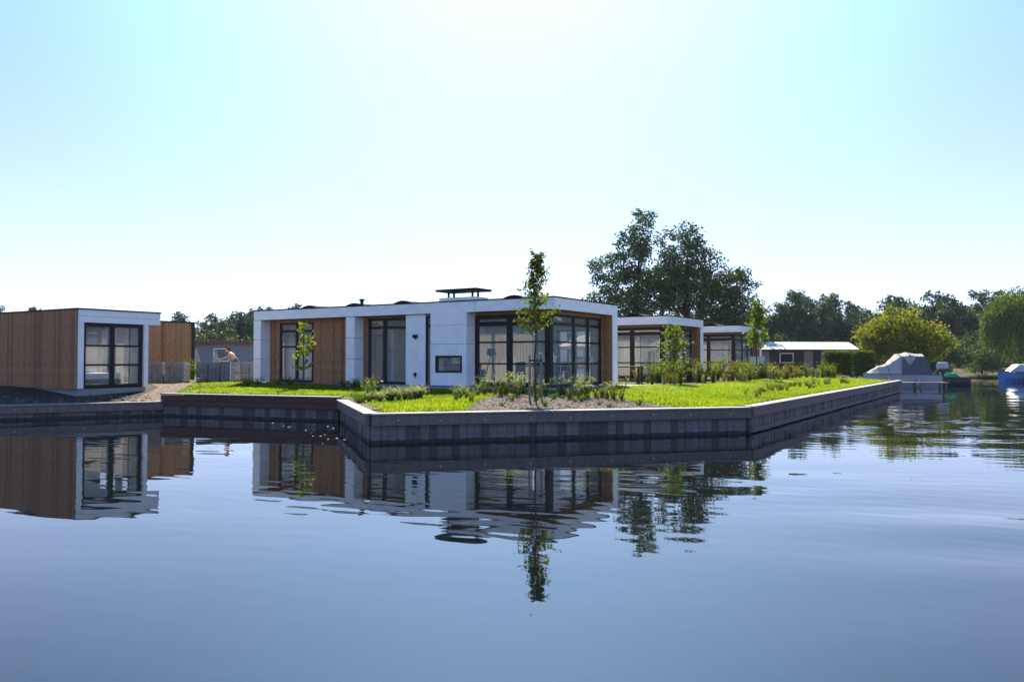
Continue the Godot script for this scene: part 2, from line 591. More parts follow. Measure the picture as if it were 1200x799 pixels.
# a slim staked tree with leaves along short twigs
func sapling(called: String, label: String, at: Vector3, height: float, bare: float, wide: float, leaves: int, size: float, cols: Array, seed_: int, stakes: int) -> Node3D:
	var r := rng_of(seed_)
	var t := thing(called, label, "tree", at)
	var wood := MB.new()
	var b := MB.new()
	var tp: Array = []
	var tr: Array = []
	for i in 8:
		var f := i / 7.0
		tp.append(Vector3(r.randf_range(-0.03, 0.03) * f * height * 0.5, height * f, r.randf_range(-0.03, 0.03) * f * height * 0.5))
		tr.append(lerpf(0.034, 0.006, f))
	wood.tube(tp, tr, 7)
	var twigs := int(leaves / 9.0)
	for k in twigs:
		var f := bare + (1.0 - bare) * pow(r.randf(), 0.9) * 0.98
		var ix := clampi(int(f * 7), 0, 6)
		var s: Vector3 = tp[ix].lerp(tp[ix + 1], f * 7 - ix)
		var a := r.randf() * TAU
		var g := (f - bare) / (1.0 - bare)
		var reach := wide * (1.0 - 0.72 * g) * r.randf_range(0.35, 1.1)
		var e := s + Vector3(cos(a) * reach, reach * r.randf_range(0.1, 0.9), sin(a) * reach)
		wood.tube([s, s.lerp(e, 0.5) + Vector3(0, reach * 0.1, 0), e], [0.009, 0.006, 0.003], 4, Color.WHITE, false)
		for j in 9:
			var q := s.lerp(e, r.randf_range(0.3, 1.05)) + ball(r) * 0.05
			var dir := (ball(r) + Vector3.DOWN * 0.7).normalized()
			var c: Color = cols[r.randi() % cols.size()] * r.randf_range(0.8, 1.25)
			var sz := size * r.randf_range(0.7, 1.3)
			b.leaf(q, dir, dir.cross(ball(r)).normalized(), sz, sz * 0.75, c)
	part("trunk", wood, M.bark, t)
	part("crown", b, M.leaf, t)
	for k in stakes:
		var sb := MB.new()
		var sx := 0.17 if k == 0 else -0.17
		sb.tube([Vector3(sx, -0.2, 0.06), Vector3(sx * 0.95, 1.25, 0.06)], [0.03, 0.03], 8, Color.WHITE)
		part("stake", sb, M.stake, t)
	if stakes:
		var tb := MB.new()
		tb.box(-0.19, 0.19, 1.08, 1.13, 0.086, 0.098)
		part("tie", tb, M.dark_rubber, t)
	return t

# meshes for garden plants
func tuft_mesh(r: RandomNumberGenerator, h: float, spread: float, blades: int, cols: Array, wid := 0.014) -> ArrayMesh:
	var b := MB.new()
	for i in blades:
		var a := r.randf() * TAU
		var out := Vector3(cos(a), 0, sin(a))
		var l := h * r.randf_range(0.55, 1.1)
		var p0 := out * r.randf_range(0.0, spread * 0.25)
		var p1 := p0 + out * spread * 0.35 * r.randf() + Vector3.UP * l * 0.6
		var p2 := p1 + out * spread * r.randf_range(0.2, 0.7) + Vector3.UP * l * r.randf_range(0.1, 0.4)
		var ac := out.cross(Vector3.UP).normalized() * wid * 0.5
		var c: Color = cols[r.randi() % cols.size()] * r.randf_range(0.8, 1.2)
		b.quad(p0 - ac, p0 + ac, p1 + ac, p1 - ac, c)
		var nn := (p2 - p1).cross(ac).normalized()
		b.tri(p1 - ac, p1 + ac, p2, nn, nn, nn, c)
	return b.mesh(M.leaf)

func shrub_mesh(r: RandomNumberGenerator, h: float, w: float, stems: int, leaves: int, size: float, cols: Array, tips: Array, tip_size: float) -> ArrayMesh:
	var b := MB.new()
	for i in stems:
		var a := r.randf() * TAU
		var lean := w * pow(r.randf(), 0.6)
		var l := h * r.randf_range(0.6, 1.05)
		var top := Vector3(cos(a) * lean, l, sin(a) * lean)
		var mid := top * 0.5 + Vector3(-cos(a), 0, -sin(a)) * lean * 0.12
		b.tube([Vector3(cos(a), 0, sin(a)) * 0.03, mid, top], [0.007, 0.005, 0.003], 4, Color(0.08, 0.07, 0.035), false)
		for k in leaves:
			var f := r.randf_range(0.12, 1.0)
			var q := (mid * f * 2.0 if f < 0.5 else mid.lerp(top, f * 2.0 - 1.0)) + ball(r) * 0.035
			var dir := (ball(r) + Vector3.UP * 0.5).normalized()
			var c: Color = cols[r.randi() % cols.size()] * r.randf_range(0.75, 1.25)
			var s := size * r.randf_range(0.7, 1.3)
			b.leaf(q, dir, dir.cross(ball(r)).normalized(), s, s * 0.5, c)
		for k in tips.size() * 2:
			var c: Color = tips[k % tips.size()] * r.randf_range(0.8, 1.2)
			var q := top + ball(r) * tip_size * 1.2 + Vector3.UP * tip_size
			var dir := ball(r)
			b.leaf(q, dir, dir.cross(ball(r)).normalized(), tip_size, tip_size * 0.8, c)
	return b.mesh(M.leaf)


# ------------------------------------------------------------------ chalets
# vertical boarding: every board its own box with a gap beside it, joined into one part
func boarding(b: MB, r: RandomNumberGenerator, from: Vector3, to: Vector3, out: Vector3, h: float, width := 0.125) -> void:
	var len2 := from.distance_to(to)
	var dir := (to - from) / len2
	var k := maxi(1, roundi(len2 / width))
	var w := len2 / k
	for i in k:
		var m := from + dir * (i + 0.5) * w + Vector3.UP * h / 2 + out * r.randf_range(0.008, 0.014)
		b.obox(Transform3D(Basis(dir, Vector3.UP, dir.cross(Vector3.UP)), m), Vector3(w - 0.010, h, 0.022), tone(r, 0.42))

# a glazed opening in the plane given by `o` (lower left corner), `dir` along it and `out`; bars are where the glazing bars are
func glazing(t: Node3D, o: Vector3, dir: Vector3, out: Vector3, w: float, y0: float, y1: float, ups: Array, rails: Array, fw := 0.09) -> void:
	var win := Node3D.new()
	win.name = "window"
	t.add_child(win, true)
	var bs := Basis(dir, Vector3.UP, dir.cross(Vector3.UP))
	var fr := MB.new()
	var place := func(x0: float, x1: float, ya: float, yb: float, deep: float) -> void:
		fr.obox(Transform3D(bs, o + dir * (x0 + x1) / 2 + Vector3.UP * (ya + yb) / 2), Vector3(x1 - x0, yb - ya, deep))
	place.call(0.0, w, y1 - fw, y1, 0.11)
	place.call(0.0, w, y0, y0 + fw, 0.11)
	place.call(0.0, fw, y0 + fw, y1 - fw, 0.108)
	place.call(w - fw, w, y0 + fw, y1 - fw, 0.108)
	var xs: Array = [fw]
	for u in ups:
		place.call(u[0], u[1], y0 + fw, y1 - fw, 0.106)
		xs.append(u[0]); xs.append(u[1])
	xs.append(w - fw)
	for i in range(0, xs.size(), 2):
		var ys: Array = [y0 + fw]
		for q in rails:
			place.call(xs[i], xs[i + 1], q[0], q[1], 0.09)
			ys.append(q[0]); ys.append(q[1])
		ys.append(y1 - fw)
		for j in range(0, ys.size(), 2):
			var g := MB.new()
			g.obox(Transform3D(bs, o + dir * (xs[i] + xs[i + 1]) / 2 + Vector3.UP * (ys[j] + ys[j + 1]) / 2), Vector3(xs[i + 1] - xs[i] - 0.004, ys[j + 1] - ys[j] - 0.004, 0.012))
			part("pane", g, M.glass, win)
	part("window_frame", fr, M.frame, win)

func curtain(t: Node3D, r: RandomNumberGenerator, a: Vector3, b2: Vector3, y0: float, y1: float) -> void:
	var b := MB.new()
	var l := a.distance_to(b2)
	var dir := (b2 - a) / l
	var out := dir.cross(Vector3.UP)
	var k := maxi(6, int(l / 0.07))
	var pts: Array = []
	for i in k + 1:
		pts.append(a + dir * l * i / k + out * (0.035 if i % 2 else -0.035) * r.randf_range(0.6, 1.2))
	for i in k:
		b.quad(pts[i] + Vector3.UP * y0, pts[i + 1] + Vector3.UP * y0, pts[i + 1] + Vector3.UP * y1, pts[i] + Vector3.UP * y1)
	part("curtain", b, M.curtain, t)

func panel(t: Node3D, x0: float, x1: float, y0: float, y1: float, z0: float, z1: float) -> void:
	var b := MB.new()
	b.box(x0, x1, y0, y1, z0, z1)
	part("panel", b, M.white_panel, t)

# the white framed chalet, 15.1 by 5.1 m; its own origin is the front right corner of the roof at floor level,
# front facade along -x at z = 0, the right-hand side along -z at x = 0
func white_chalet(label: String, at: Vector3, furnished: bool) -> Node3D:
	var r := rng_of(411)
	var t := thing("white_chalet", label, "house", at, TURN, "flat roofed white framed chalets in a row")
	var W := 15.1
	var DP := 5.1
	var T := 3.1
	var S := 2.71
	var PZ := -0.55      # plane of the windows
	# plinth and floor
	var b := MB.new()
	b.box(-W + 0.06, -0.5, -0.35, -0.03, -DP + 0.06, -0.12)
	part("plinth", b, M.concrete, t)
	b = MB.new()
	b.box(-W + 0.3, -0.45, -0.028, 0.0, -DP + 0.2, PZ + 0.05)
	part("floor_slab", b, M.floorboards, t)
	# fascia panels all round
	var joints := [-W, -12.1, -9.15, -5.9, -3.3, -0.06]
	for i in joints.size() - 1:
		panel(t, joints[i] + 0.008, joints[i + 1] - 0.008, S, T, -0.06, 0.0)
		panel(t, joints[i] + 0.008, joints[i + 1] - 0.008, S, T, -DP, -DP + 0.06)
	for q in [[-2.6, 0.0], [-DP, -2.608]]:
		panel(t, -0.06, 0.0, S, T, q[0], q[1] - 0.002)
		panel(t, -W, -W + 0.058, S, T, q[0] + 0.064, q[1] - 0.064)
	# roof slab, trim, soffit
	b = MB.new()
	b.box(-W + 0.06, -0.062, S + 0.06, T - 0.05, -DP + 0.062, -0.062)
	part("roof_slab", b, M.roof, t)
	b = MB.new()
	b.box(-W + 0.065, -0.065, S + 0.012, S + 0.056, -DP + 0.065, -0.065)
	part("soffit", b, M.cladding, t)
	b = MB.new()
	for q in [[-W - 0.02, 0.02, -0.07, 0.02], [-W - 0.02, 0.02, -DP - 0.02, -DP + 0.07], [-W - 0.02, -W + 0.07, -DP + 0.072, -0.072], [-0.07, 0.02, -DP + 0.072, -0.072]]:
		b.box(q[0], q[1], T + 0.002, T + 0.045, q[2], q[3])
	part("roof_edge", b, M.black_trim, t)
	# low waves in the roofing
	b = MB.new()
	var px := -W + 0.4
	while px < -0.6:
		var f := func(x: float) -> float:
			return T - 0.045 + 0.27 * maxf(0.0, (cos((x + 2.15) / 2.6 * TAU) + 0.45) / 1.45)
		var a: float = f.call(px)
		var c: float = f.call(px + 0.13)
		var nn := Vector3(-(c - a), 0.13, 0).normalized()
		b.quad(Vector3(px, a, -0.8), Vector3(px + 0.13, c, -0.8), Vector3(px + 0.13, c, -4.3), Vector3(px, a, -4.3))
		b.quad(Vector3(px, T - 0.2, -0.8), Vector3(px + 0.13, T - 0.2, -0.8), Vector3(px + 0.13, c, -0.8), Vector3(px, a, -0.8))
		px += 0.13
	part("roofing", b, M.roof, t)
	# end fins, posts and white wall pieces, panelled with open joints
	var fins := [[-W, -14.65, -0.62, 0.0], [-9.61, -9.15, -0.62, -0.002], [-6.6, -5.65, -0.5, -0.12]]
	for q in fins:
		var cuts := [0.02, 1.02, 1.86, S - 0.004] if q[2] < -0.55 else [0.02, S - 0.004]
		for i in cuts.size() - 1:
			panel(t, q[0], q[1], cuts[i], cuts[i + 1] - 0.018, q[2], q[3])
	for q in [[0.02, 0.85], [0.858, 1.55], [1.558, 2.25], [2.258, S - 0.004]]:      # the chimney breast
		if q[0] > 0.8 and q[1] < 1.6 or q[0] < 0.1:
			continue
		panel(t, -5.29, -3.65, q[0], q[1], -0.6, 0.03)
	panel(t, -5.29, -3.65, 0.02, 0.49, -0.6, 0.03)
	panel(t, -5.29, -5.06, 0.494, 1.546, -0.6, 0.03)
	panel(t, -3.84, -3.65, 0.494, 1.546, -0.6, 0.03)
	panel(t, -5.056, -3.844, 1.13, 1.546, -0.6, 0.03)
	panel(t, -5.056, -3.844, 0.494, 0.5, -0.6, 0.028)
	b = MB.new()
	b.box(-5.05, -3.85, 0.51, 1.12, -0.5, -0.45)
	part("hearth_back", b, M.shed_wood, t)
	b = MB.new()
	for q in [[-5.052, -3.848, 1.06, 1.125], [-5.052, -3.848, 0.503, 0.565]]:
		b.box(q[0], q[1], q[2], q[3], -0.1, 0.045)
	for q in [[-5.052, -4.99], [-3.91, -3.848]]:
		b.box(q[0], q[1], 0.567, 1.058, -0.1, 0.043)
	part("hearth_frame", b, M.black_trim, t)
	b = MB.new()
	b.box(-4.988, -3.912, 0.569, 1.056, -0.03, -0.02)
	part("hearth_pane", b, M.glass, t)
	# the fin at the far end of the right-hand side: white outside, boarded inside
	for q in [[0.02, 1.02], [1.028, 1.86], [1.868, S - 0.004]]:
		panel(t, -0.5, 0.0, q[0], q[1], -DP, -4.66)
	b = MB.new()
	boarding(b, r, Vector3(-0.5, 0.02, -4.655), Vector3(-0.02, 0.02, -4.655), Vector3(0, 0, 1), S - 0.03)
	part("cladding", b, M.cladding, t)
	# end wall, back wall with its openings: white inside, boards outside
	b = MB.new()
	b.box(-W + 0.02, -W + 0.2, 0.0, S, -DP + 0.2, -0.625)
	part("end_wall", b, M.white_panel, t)
	var holes := [[-14.0, -12.6, 0.05, 2.35], [-12.0, -10.4, 0.05, 2.35], [-8.0, -3.5, 0.05, 2.45], [-2.6, -1.0, 0.05, 2.2]]
	var inner := MB.new()
	var outer := MB.new()
	var xl := -W + 0.205
	for q in holes + [[-0.5, -0.5, 0, 0]]:
		if q[0] > xl:
			inner.box(xl, q[0], 0.0, S, -DP + 0.1, -DP + 0.2)
			boarding(outer, r, Vector3(xl, 0.0, -DP + 0.09), Vector3(q[0], 0.0, -DP + 0.09), Vector3(0, 0, -1), S)
		if q[1] > q[0]:
			inner.box(q[0] + 0.001, q[1] - 0.001, q[3], S, -DP + 0.102, -DP + 0.198)
			boarding(outer, r, Vector3(q[0], q[3], -DP + 0.09), Vector3(q[1], q[3], -DP + 0.09), Vector3(0, 0, -1), S - q[3])
			var third: float = (q[1] - q[0]) / 2
			glazing(t, Vector3(q[0], 0, -DP + 0.15), Vector3.RIGHT, Vector3.BACK, q[1] - q[0], q[2], q[3], [[third - 0.05, third + 0.05]], [])
		xl = q[1]
	part("back_wall", inner, M.plaster, t)
	part("back_cladding", outer, M.cladding, t)
	curtain(t, r, Vector3(-7.9, 0, -DP + 0.42), Vector3(-3.6, 0, -DP + 0.42), 0.06, 2.5)
	# inner walls
	b = MB.new()
	b.box(-8.32, -8.22, 0.0, S, -DP + 0.205, PZ - 0.35)
	part("inner_wall", b, M.plaster, t)
	b = MB.new()
	b.box(-W + 0.205, -0.55, S + 0.001, S + 0.010, -DP + 0.2, PZ - 0.1)
	part("ceiling", b, M.plaster, t)
	# front: boarded bays and windows
	b = MB.new()
	boarding(b, r, Vector3(-14.65, 0.0, PZ), Vector3(-14.03, 0.0, PZ), Vector3.BACK, S)
	boarding(b, r, Vector3(-11.97, 0.0, PZ), Vector3(-9.62, 0.0, PZ), Vector3.BACK, S)
	boarding(b, r, Vector3(-9.15, 0.0, PZ), Vector3(-8.87, 0.0, PZ), Vector3.BACK, S)
	boarding(b, r, Vector3(-14.03, 2.58, PZ), Vector3(-11.97, 2.58, PZ), Vector3.BACK, S - 2.58)
	part("front_cladding", b, M.cladding, t)
	b = MB.new()
	for q in [[-14.64, -14.03, 0.0], [-11.97, -8.87, 0.0], [-14.028, -11.972, 2.6], [-8.868, -6.605, 2.62], [-3.648, -0.5, 2.6]]:
		b = MB.new()
		b.box(q[0], q[1], q[2], S, PZ - 0.1, PZ - 0.012)
		part("wall_piece", b, M.cladding, t)
	b = MB.new()
	b.box(-0.62, -0.5, 2.6, S, -4.65, PZ - 0.102)
	part("side_head", b, M.cladding, t)
	glazing(t, Vector3(-14.03, 0, PZ - 0.02), Vector3.RIGHT, Vector3.BACK, 2.06, 0.02, 2.58, [[0.98, 1.10]], [[2.16, 2.26], [1.5, 1.58]])
	glazing(t, Vector3(-8.868, 0, PZ - 0.02), Vector3.RIGHT, Vector3.BACK, 2.263, 0.02, 2.62, [[0.78, 0.92]], [[2.2, 2.3]])
	glazing(t, Vector3(-5.648, 0, -0.2), Vector3.RIGHT, Vector3.BACK, 0.356, 0.02, 2.62, [], [[2.2, 2.3]], 0.06)
	glazing(t, Vector3(-3.648, 0, PZ - 0.02), Vector3.RIGHT, Vector3.BACK, 3.148, 0.02, 2.6, [[1.38, 1.60]], [[2.2, 2.36], [1.58, 1.64], [0.80, 0.86]], 0.15)
	# corner post and side windows
	b = MB.new()
	b.box(-0.68, -0.5, 0.0, 2.6, PZ - 0.18, PZ + 0.04)
	part("corner_post", b, M.frame, t)
	glazing(t, Vector3(-0.56, 0, PZ - 0.18), Vector3(0, 0, -1), Vector3.RIGHT, 3.92, 0.02, 2.6, [[1.62, 1.74], [2.78, 2.9]], [[2.2, 2.3], [1.58, 1.64], [0.80, 0.86]])
	# blinds and curtains inside the front
	curtain(t, r, Vector3(-13.85, 0, PZ - 0.3), Vector3(-13.3, 0, PZ - 0.3), 0.05, 2.55)
	curtain(t, r, Vector3(-12.9, 0, PZ - 0.3), Vector3(-12.0, 0, PZ - 0.3), 0.05, 2.55)
	curtain(t, r, Vector3(-7.98, 0, PZ - 0.32), Vector3(-7.86, 0, PZ - 0.32), 0.05, 2.0)
	# chimney: a white box with a black canopy on short legs, and a flue pipe
	b = MB.new()
	b.box(-5.1, -3.45, T - 0.04, T + 0.19, -1.1, -0.25)
	var ch := part("chimney", b, M.white_panel, t)
	b = MB.new()
	b.box(-5.2, -3.35, T + 0.42, T + 0.5, -1.2, -0.15)
	part("canopy", b, M.black_trim, ch)
	b = MB.new()
	for x in [-4.95, -4.7, -3.85, -3.6]:
		for z in [-0.65]:
			b.box(x - 0.03, x + 0.03, T + 0.192, T + 0.418, z - 0.03, z + 0.03)
	part("canopy_legs", b, M.black_trim, ch)
	b = MB.new()
	b.tube([Vector3(-9.4, T - 0.05, -0.7), Vector3(-9.4, T + 0.28, -0.7)], [0.07, 0.07], 12)
	b.tube([Vector3(-9.4, T + 0.282, -0.7), Vector3(-9.4, T + 0.36, -0.7)], [0.11, 0.11], 12)
	part("vent_pipe", b, M.black_trim, t)
	# wall lamp (not lit) and a tap point on the white bay
	b = MB.new()
	b.box(-6.2, -6.02, 1.82, 1.93, -0.118, -0.02)
	b.box(-6.14, -6.08, 1.76, 1.818, -0.1, -0.05)
	part("wall_lamp", b, M.black_trim, t)
	b = MB.new()
	b.box(-6.17, -6.07, 0.36, 0.48, -0.118, -0.06)
	b.tube([Vector3(-6.12, 0.358, -0.085), Vector3(-6.12, 0.28, -0.085)], [0.022, 0.014], 8)
	part("tap_box", b, M.black_trim, t)
	return t

# the timber chalet by the left quay: boarded long side, glazed white framed end
func timber_chalet(label: String, at: Vector3) -> void:
	var r := rng_of(902)
	var t := thing("timber_chalet", label, "house", at, TURN)
	var L := 11.0
	var T := 2.83
	var S := 2.36
	var b := MB.new()
	b.box(-L, -0.1, -0.4, -0.02, -2.7, -0.1)
	part("plinth", b, M.concrete, t)
	b = MB.new()
	b.box(-L, -0.2, -0.018, 0.0, -2.66, -0.12)
	part("floor_slab", b, M.floorboards, t)
	b = MB.new()
	boarding(b, r, Vector3(-L, -0.02, 0.0), Vector3(-0.03, -0.02, 0.0), Vector3.BACK, T, 0.135)
	part("cladding", b, M.cladding, t)
	b = MB.new()
	b.box(-L, -0.11, 0.0, T - 0.1, -0.1, -0.012)
	part("front_wall", b, M.plaster, t)
	b = MB.new()
	b.box(-L, -0.06, S + 0.03, T - 0.03, -3.2, -0.101)
	part("roof_slab", b, M.roof, t)
	b = MB.new()
	b.box(-L, 0.04, T - 0.015, T + 0.03, -3.26, 0.05)
	part("roof_edge", b, M.black_trim, t)
	# glazed end at x = 0
	for q in [[S, S + 0.215], [S + 0.225, T - 0.02]]:
		panel(t, -0.055, 0.0, q[0], q[1], -3.24, -0.026)
	panel(t, -0.30, 0.0, 0.0, S - 0.004, -0.23, -0.026)
	panel(t, -0.30, 0.0, 0.0, S - 0.004, -2.74, -2.57)
	glazing(t, Vector3(-0.16, 0, -0.232), Vector3(0, 0, -1), Vector3.RIGHT, 2.336, 0.0, S - 0.005, [[1.06, 1.22]], [[1.5, 1.57], [0.8, 0.87]], 0.13)
	# back wall, glazed behind curtains
	b = MB.new()
	b.box(-L, -5.4, 0.0, S, -2.73, -2.63)
	b.box(-1.0, -0.31, 0.0, S, -2.73, -2.63)
	b.box(-L, -L + 0.1, 0.0, S, -2.628, -0.102)
	part("back_wall", b, M.plaster, t)
	glazing(t, Vector3(-5.398, 0, -2.68), Vector3.RIGHT, Vector3.BACK, 4.396, 0.02, S - 0.01, [[1.42, 1.5], [2.9, 2.98]], [])
	curtain(t, r, Vector3(-5.3, 0, -2.42), Vector3(-2.55, 0, -2.42), 0.02, S - 0.06)
	curtain(t, r, Vector3(-1.6, 0, -2.42), Vector3(-1.05, 0, -2.42), 0.02, S - 0.06)
	b = MB.new()
	b.box(-5.6, -5.5, 0.0, S, -2.625, -0.105)
	part("inner_wall", b, M.plaster, t)

func timber_back_chalet(label: String, at: Vector3) -> void:
	var r := rng_of(77)
	var t := thing("boarded_chalet", label, "house", at, TURN)
	var b := MB.new()
	b.box(-7.0, -0.02, -0.3, 2.86, -2.4, -0.02)
	part("wall", b, M.plaster, t)
	b = MB.new()
	boarding(b, r, Vector3(0, -0.05, -2.42), Vector3(0, -0.05, -0.02), Vector3.RIGHT, 2.9, 0.13)
	part("cladding", b, M.cladding, t)
	b = MB.new()
	boarding(b, r, Vector3(-7.0, -0.05, 0.0), Vector3(-0.02, -0.05, 0.0), Vector3.BACK, 2.9, 0.13)
	part("front_cladding", b, M.cladding, t)
	b = MB.new()
	b.box(-0.05, 0.04, -0.1, 2.86, -2.62, -2.44)
	part("corner_post", b, M.frame, t)
	b = MB.new()
	b.box(-7.0, 0.06, 2.862, 2.93, -2.65, 0.04)
	part("roof_edge", b, M.black_trim, t)


# ------------------------------------------------------------------ boats and loose things
func loft(b: MB, st: Array, col := Color.WHITE, closed := false) -> void:      # st: rings of points, front faces outwards when rings run clockwise seen along the way
	for i in st.size() - 1:
		var m: int = st[i].size()
		for k in (m if closed else m - 1):
			var j := (k + 1) % m
			b.quad(st[i][k], st[i][j], st[i + 1][j], st[i + 1][k], col)

func hull_rings(length: float, half: float, sheer: float, bow_up: float, deep: float) -> Array:
	var st: Array = []
	for i in 11:
		var f := i / 10.0
		var w := half * pow(sin(clampf(f * 1.9, 0.0, PI / 2)), 0.75) + 0.01
		if f > 0.85:
			w *= lerpf(1.0, 0.94, (f - 0.85) / 0.15)
		var y := sheer + bow_up * pow(1.0 - f, 2.0)
		var x := f * length
		st.append([Vector3(x, y, -w), Vector3(x + 0.05, y * 0.35, -w * 0.93), Vector3(x + 0.12, -deep * 0.5, -w * 0.6), Vector3(x + 0.15, -deep, 0), Vector3(x + 0.12, -deep * 0.5, w * 0.6), Vector3(x + 0.05, y * 0.35, w * 0.93), Vector3(x, y, w)])
	return st

func cabin_boat() -> void:
	var t := thing("cabin_boat", "moored motor boat under a pale canvas cover with grey side screens", "boat", Vector3(25.4, 0, -58.0), -4.0)
	var b := MB.new()
	var rings := hull_rings(5.1, 1.0, 0.88, 0.12, 0.35)
	loft(b, rings)
	var last: Array = rings[-1]
	for k in range(1, last.size() - 1):
		var nn := Vector3.RIGHT
		b.tri(last[0], last[k + 1], last[k], nn, nn, nn, Color.WHITE)
	part("hull", b, M.hull, t)
	b = MB.new()
	for s in [-1.0, 1.0]:
		var pts: Array = []
		var rad: Array = []
		for q in rings:
			pts.append(q[0] if s < 0 else q[6])
			rad.append(0.035)
		b.tube(pts, rad, 6)
	part("rub_rail", b, M.canvas_grey, t)
	# canvas: station x, top height, half width at the gunwale, half width at the top
	var sts := [[0.1, 0.98, 0.12, 0.05], [0.6, 1.25, 0.5, 0.12], [1.0, 1.5, 0.75, 0.2], [1.55, 1.62, 0.92, 0.3], [1.9, 1.95, 0.98, 0.5], [2.35, 2.36, 1.0, 0.68], [3.0, 2.46, 1.0, 0.7], [4.0, 2.36, 1.0, 0.68], [4.3, 1.75, 0.98, 0.6], [4.6, 0.95, 0.95, 0.55]]
	b = MB.new()
	var cov: Array = []
	for q in sts:
		var top: float = q[1]
		var g := 0.90 + 0.1 * pow(1.0 - q[0] / 5.1, 2.0)
		var m: float = g + (top - g) * 0.88
		cov.append([Vector3(q[0], g, q[2]), Vector3(q[0], m, q[3] + 0.06), Vector3(q[0], top, q[3] * 0.4), Vector3(q[0], top, -q[3] * 0.4), Vector3(q[0], m, -q[3] - 0.06), Vector3(q[0], g, -q[2])])
	var fine_cov: Array = []
	for i in cov.size() - 1:
		for k in 4:
			var f := k / 4.0
			var ring: Array = []
			for m in 6:
				var q: Vector3 = cov[i][m].lerp(cov[i + 1][m], f)
				var sag := 0.045 * sin(f * PI) * (1.0 if m in [1, 2, 3, 4] else 0.2)
				ring.append(q + Vector3(0, -sag, 0))
			fine_cov.append(ring)
	fine_cov.append(cov[-1])
	loft(b, fine_cov)
	part("canvas_cover", b, M.canvas, t)
	for i in [3, 5, 6, 7]:
		b = MB.new()
		b.tube(cov[i], [0.022, 0.022, 0.022, 0.022, 0.022, 0.022], 5)
		part("seam", b, M.canvas_grey, t)
	for x in [1.4, 3.4]:
		b = MB.new()
		b.tube([Vector3(x, 0.16, 1.08), Vector3(x, 0.24, 1.08), Vector3(x, 0.62, 1.08), Vector3(x, 0.7, 1.08), Vector3(x, 0.9, 1.02)], [0.04, 0.1, 0.1, 0.03, 0.012], 9)
		part("fender", b, M.hull, t)
	for s in [1.0, -1.0]:
		b = MB.new()
		var o := Vector3(0, 0, 0.02 * s)
		var pa: Array = [cov[5][0 if s > 0 else 5] + o, cov[8][0 if s > 0 else 5] + o + Vector3(0.15, 0, 0), cov[7][1 if s > 0 else 4] + o, cov[5][1 if s > 0 else 4] + o + Vector3(0.1, -0.08, 0)]
		if s < 0:
			pa.reverse()
		b.quad(pa[0], pa[1], pa[2], pa[3])
		part("side_screen", b, M.canvas_grey, t)
	# outboard motor
	var mo := thing("outboard_motor", "white capped outboard motor on the stern of the canvas covered boat", "motor", Vector3(30.95, 0, -57.65), -4.0)
	b = MB.new()
	var rg: Array = []
	for q in [[1.28, 0.36, 0.16], [1.36, 0.43, 0.22], [1.58, 0.44, 0.23], [1.72, 0.38, 0.18], [1.76, 0.22, 0.1]]:
		var ring: Array = []
		for k in 12:
			var a := TAU * k / 12
			ring.append(Vector3(cos(a) * q[1], q[0], -sin(a) * q[2]))
		rg.append(ring)
	loft(b, rg, Color.WHITE, true)
	for k in range(1, 11):
		var q: Array = rg[-1]
		b.tri(q[0], q[k], q[k + 1], Vector3.UP, Vector3.UP, Vector3.UP, Color.WHITE)
	part("cowl", b, M.hull, mo)
	b = MB.new()
	b.box(-0.26, 0.24, 1.05, 1.28, -0.14, 0.14)
	b.box(-0.09, 0.12, -0.4, 1.048, -0.06, 0.06)
	b.box(-0.5, -0.262, 0.7, 1.15, -0.12, 0.12)
	part("leg", b, M.dark_rubber, mo)

func rowing_boat(called: String, label: String, at: Vector3, turn: float, length: float, half: float, sheer: float, hullm: String) -> Node3D:
	var t := thing(called, label, "boat", at, turn)
	var b := MB.new()
	var rings := hull_rings(length, half, sheer, 0.2, 0.2)
	loft(b, rings)
	var last: Array = rings[-1]
	for k in range(1, last.size() - 1):
		b.tri(last[0], last[k + 1], last[k], Vector3.RIGHT, Vector3.RIGHT, Vector3.RIGHT, Color.WHITE)
	part("hull", b, M[hullm], t)
	b = MB.new()
	for s in [0, 6]:
		var pts: Array = []
		var rad: Array = []
		for q in rings:
			pts.append(q[s])
			rad.append(0.05)
		b.tube(pts, rad, 6)
	part("rub_rail", b, M.dark_rubber, t)
	for x in [0.45, 0.72]:
		b = MB.new()
		b.box(length * x, length * x + 0.25, sheer * 0.7, sheer * 0.7 + 0.04, -half * 0.9, half * 0.9)
		part("seat", b, M.stake, t)
	return t

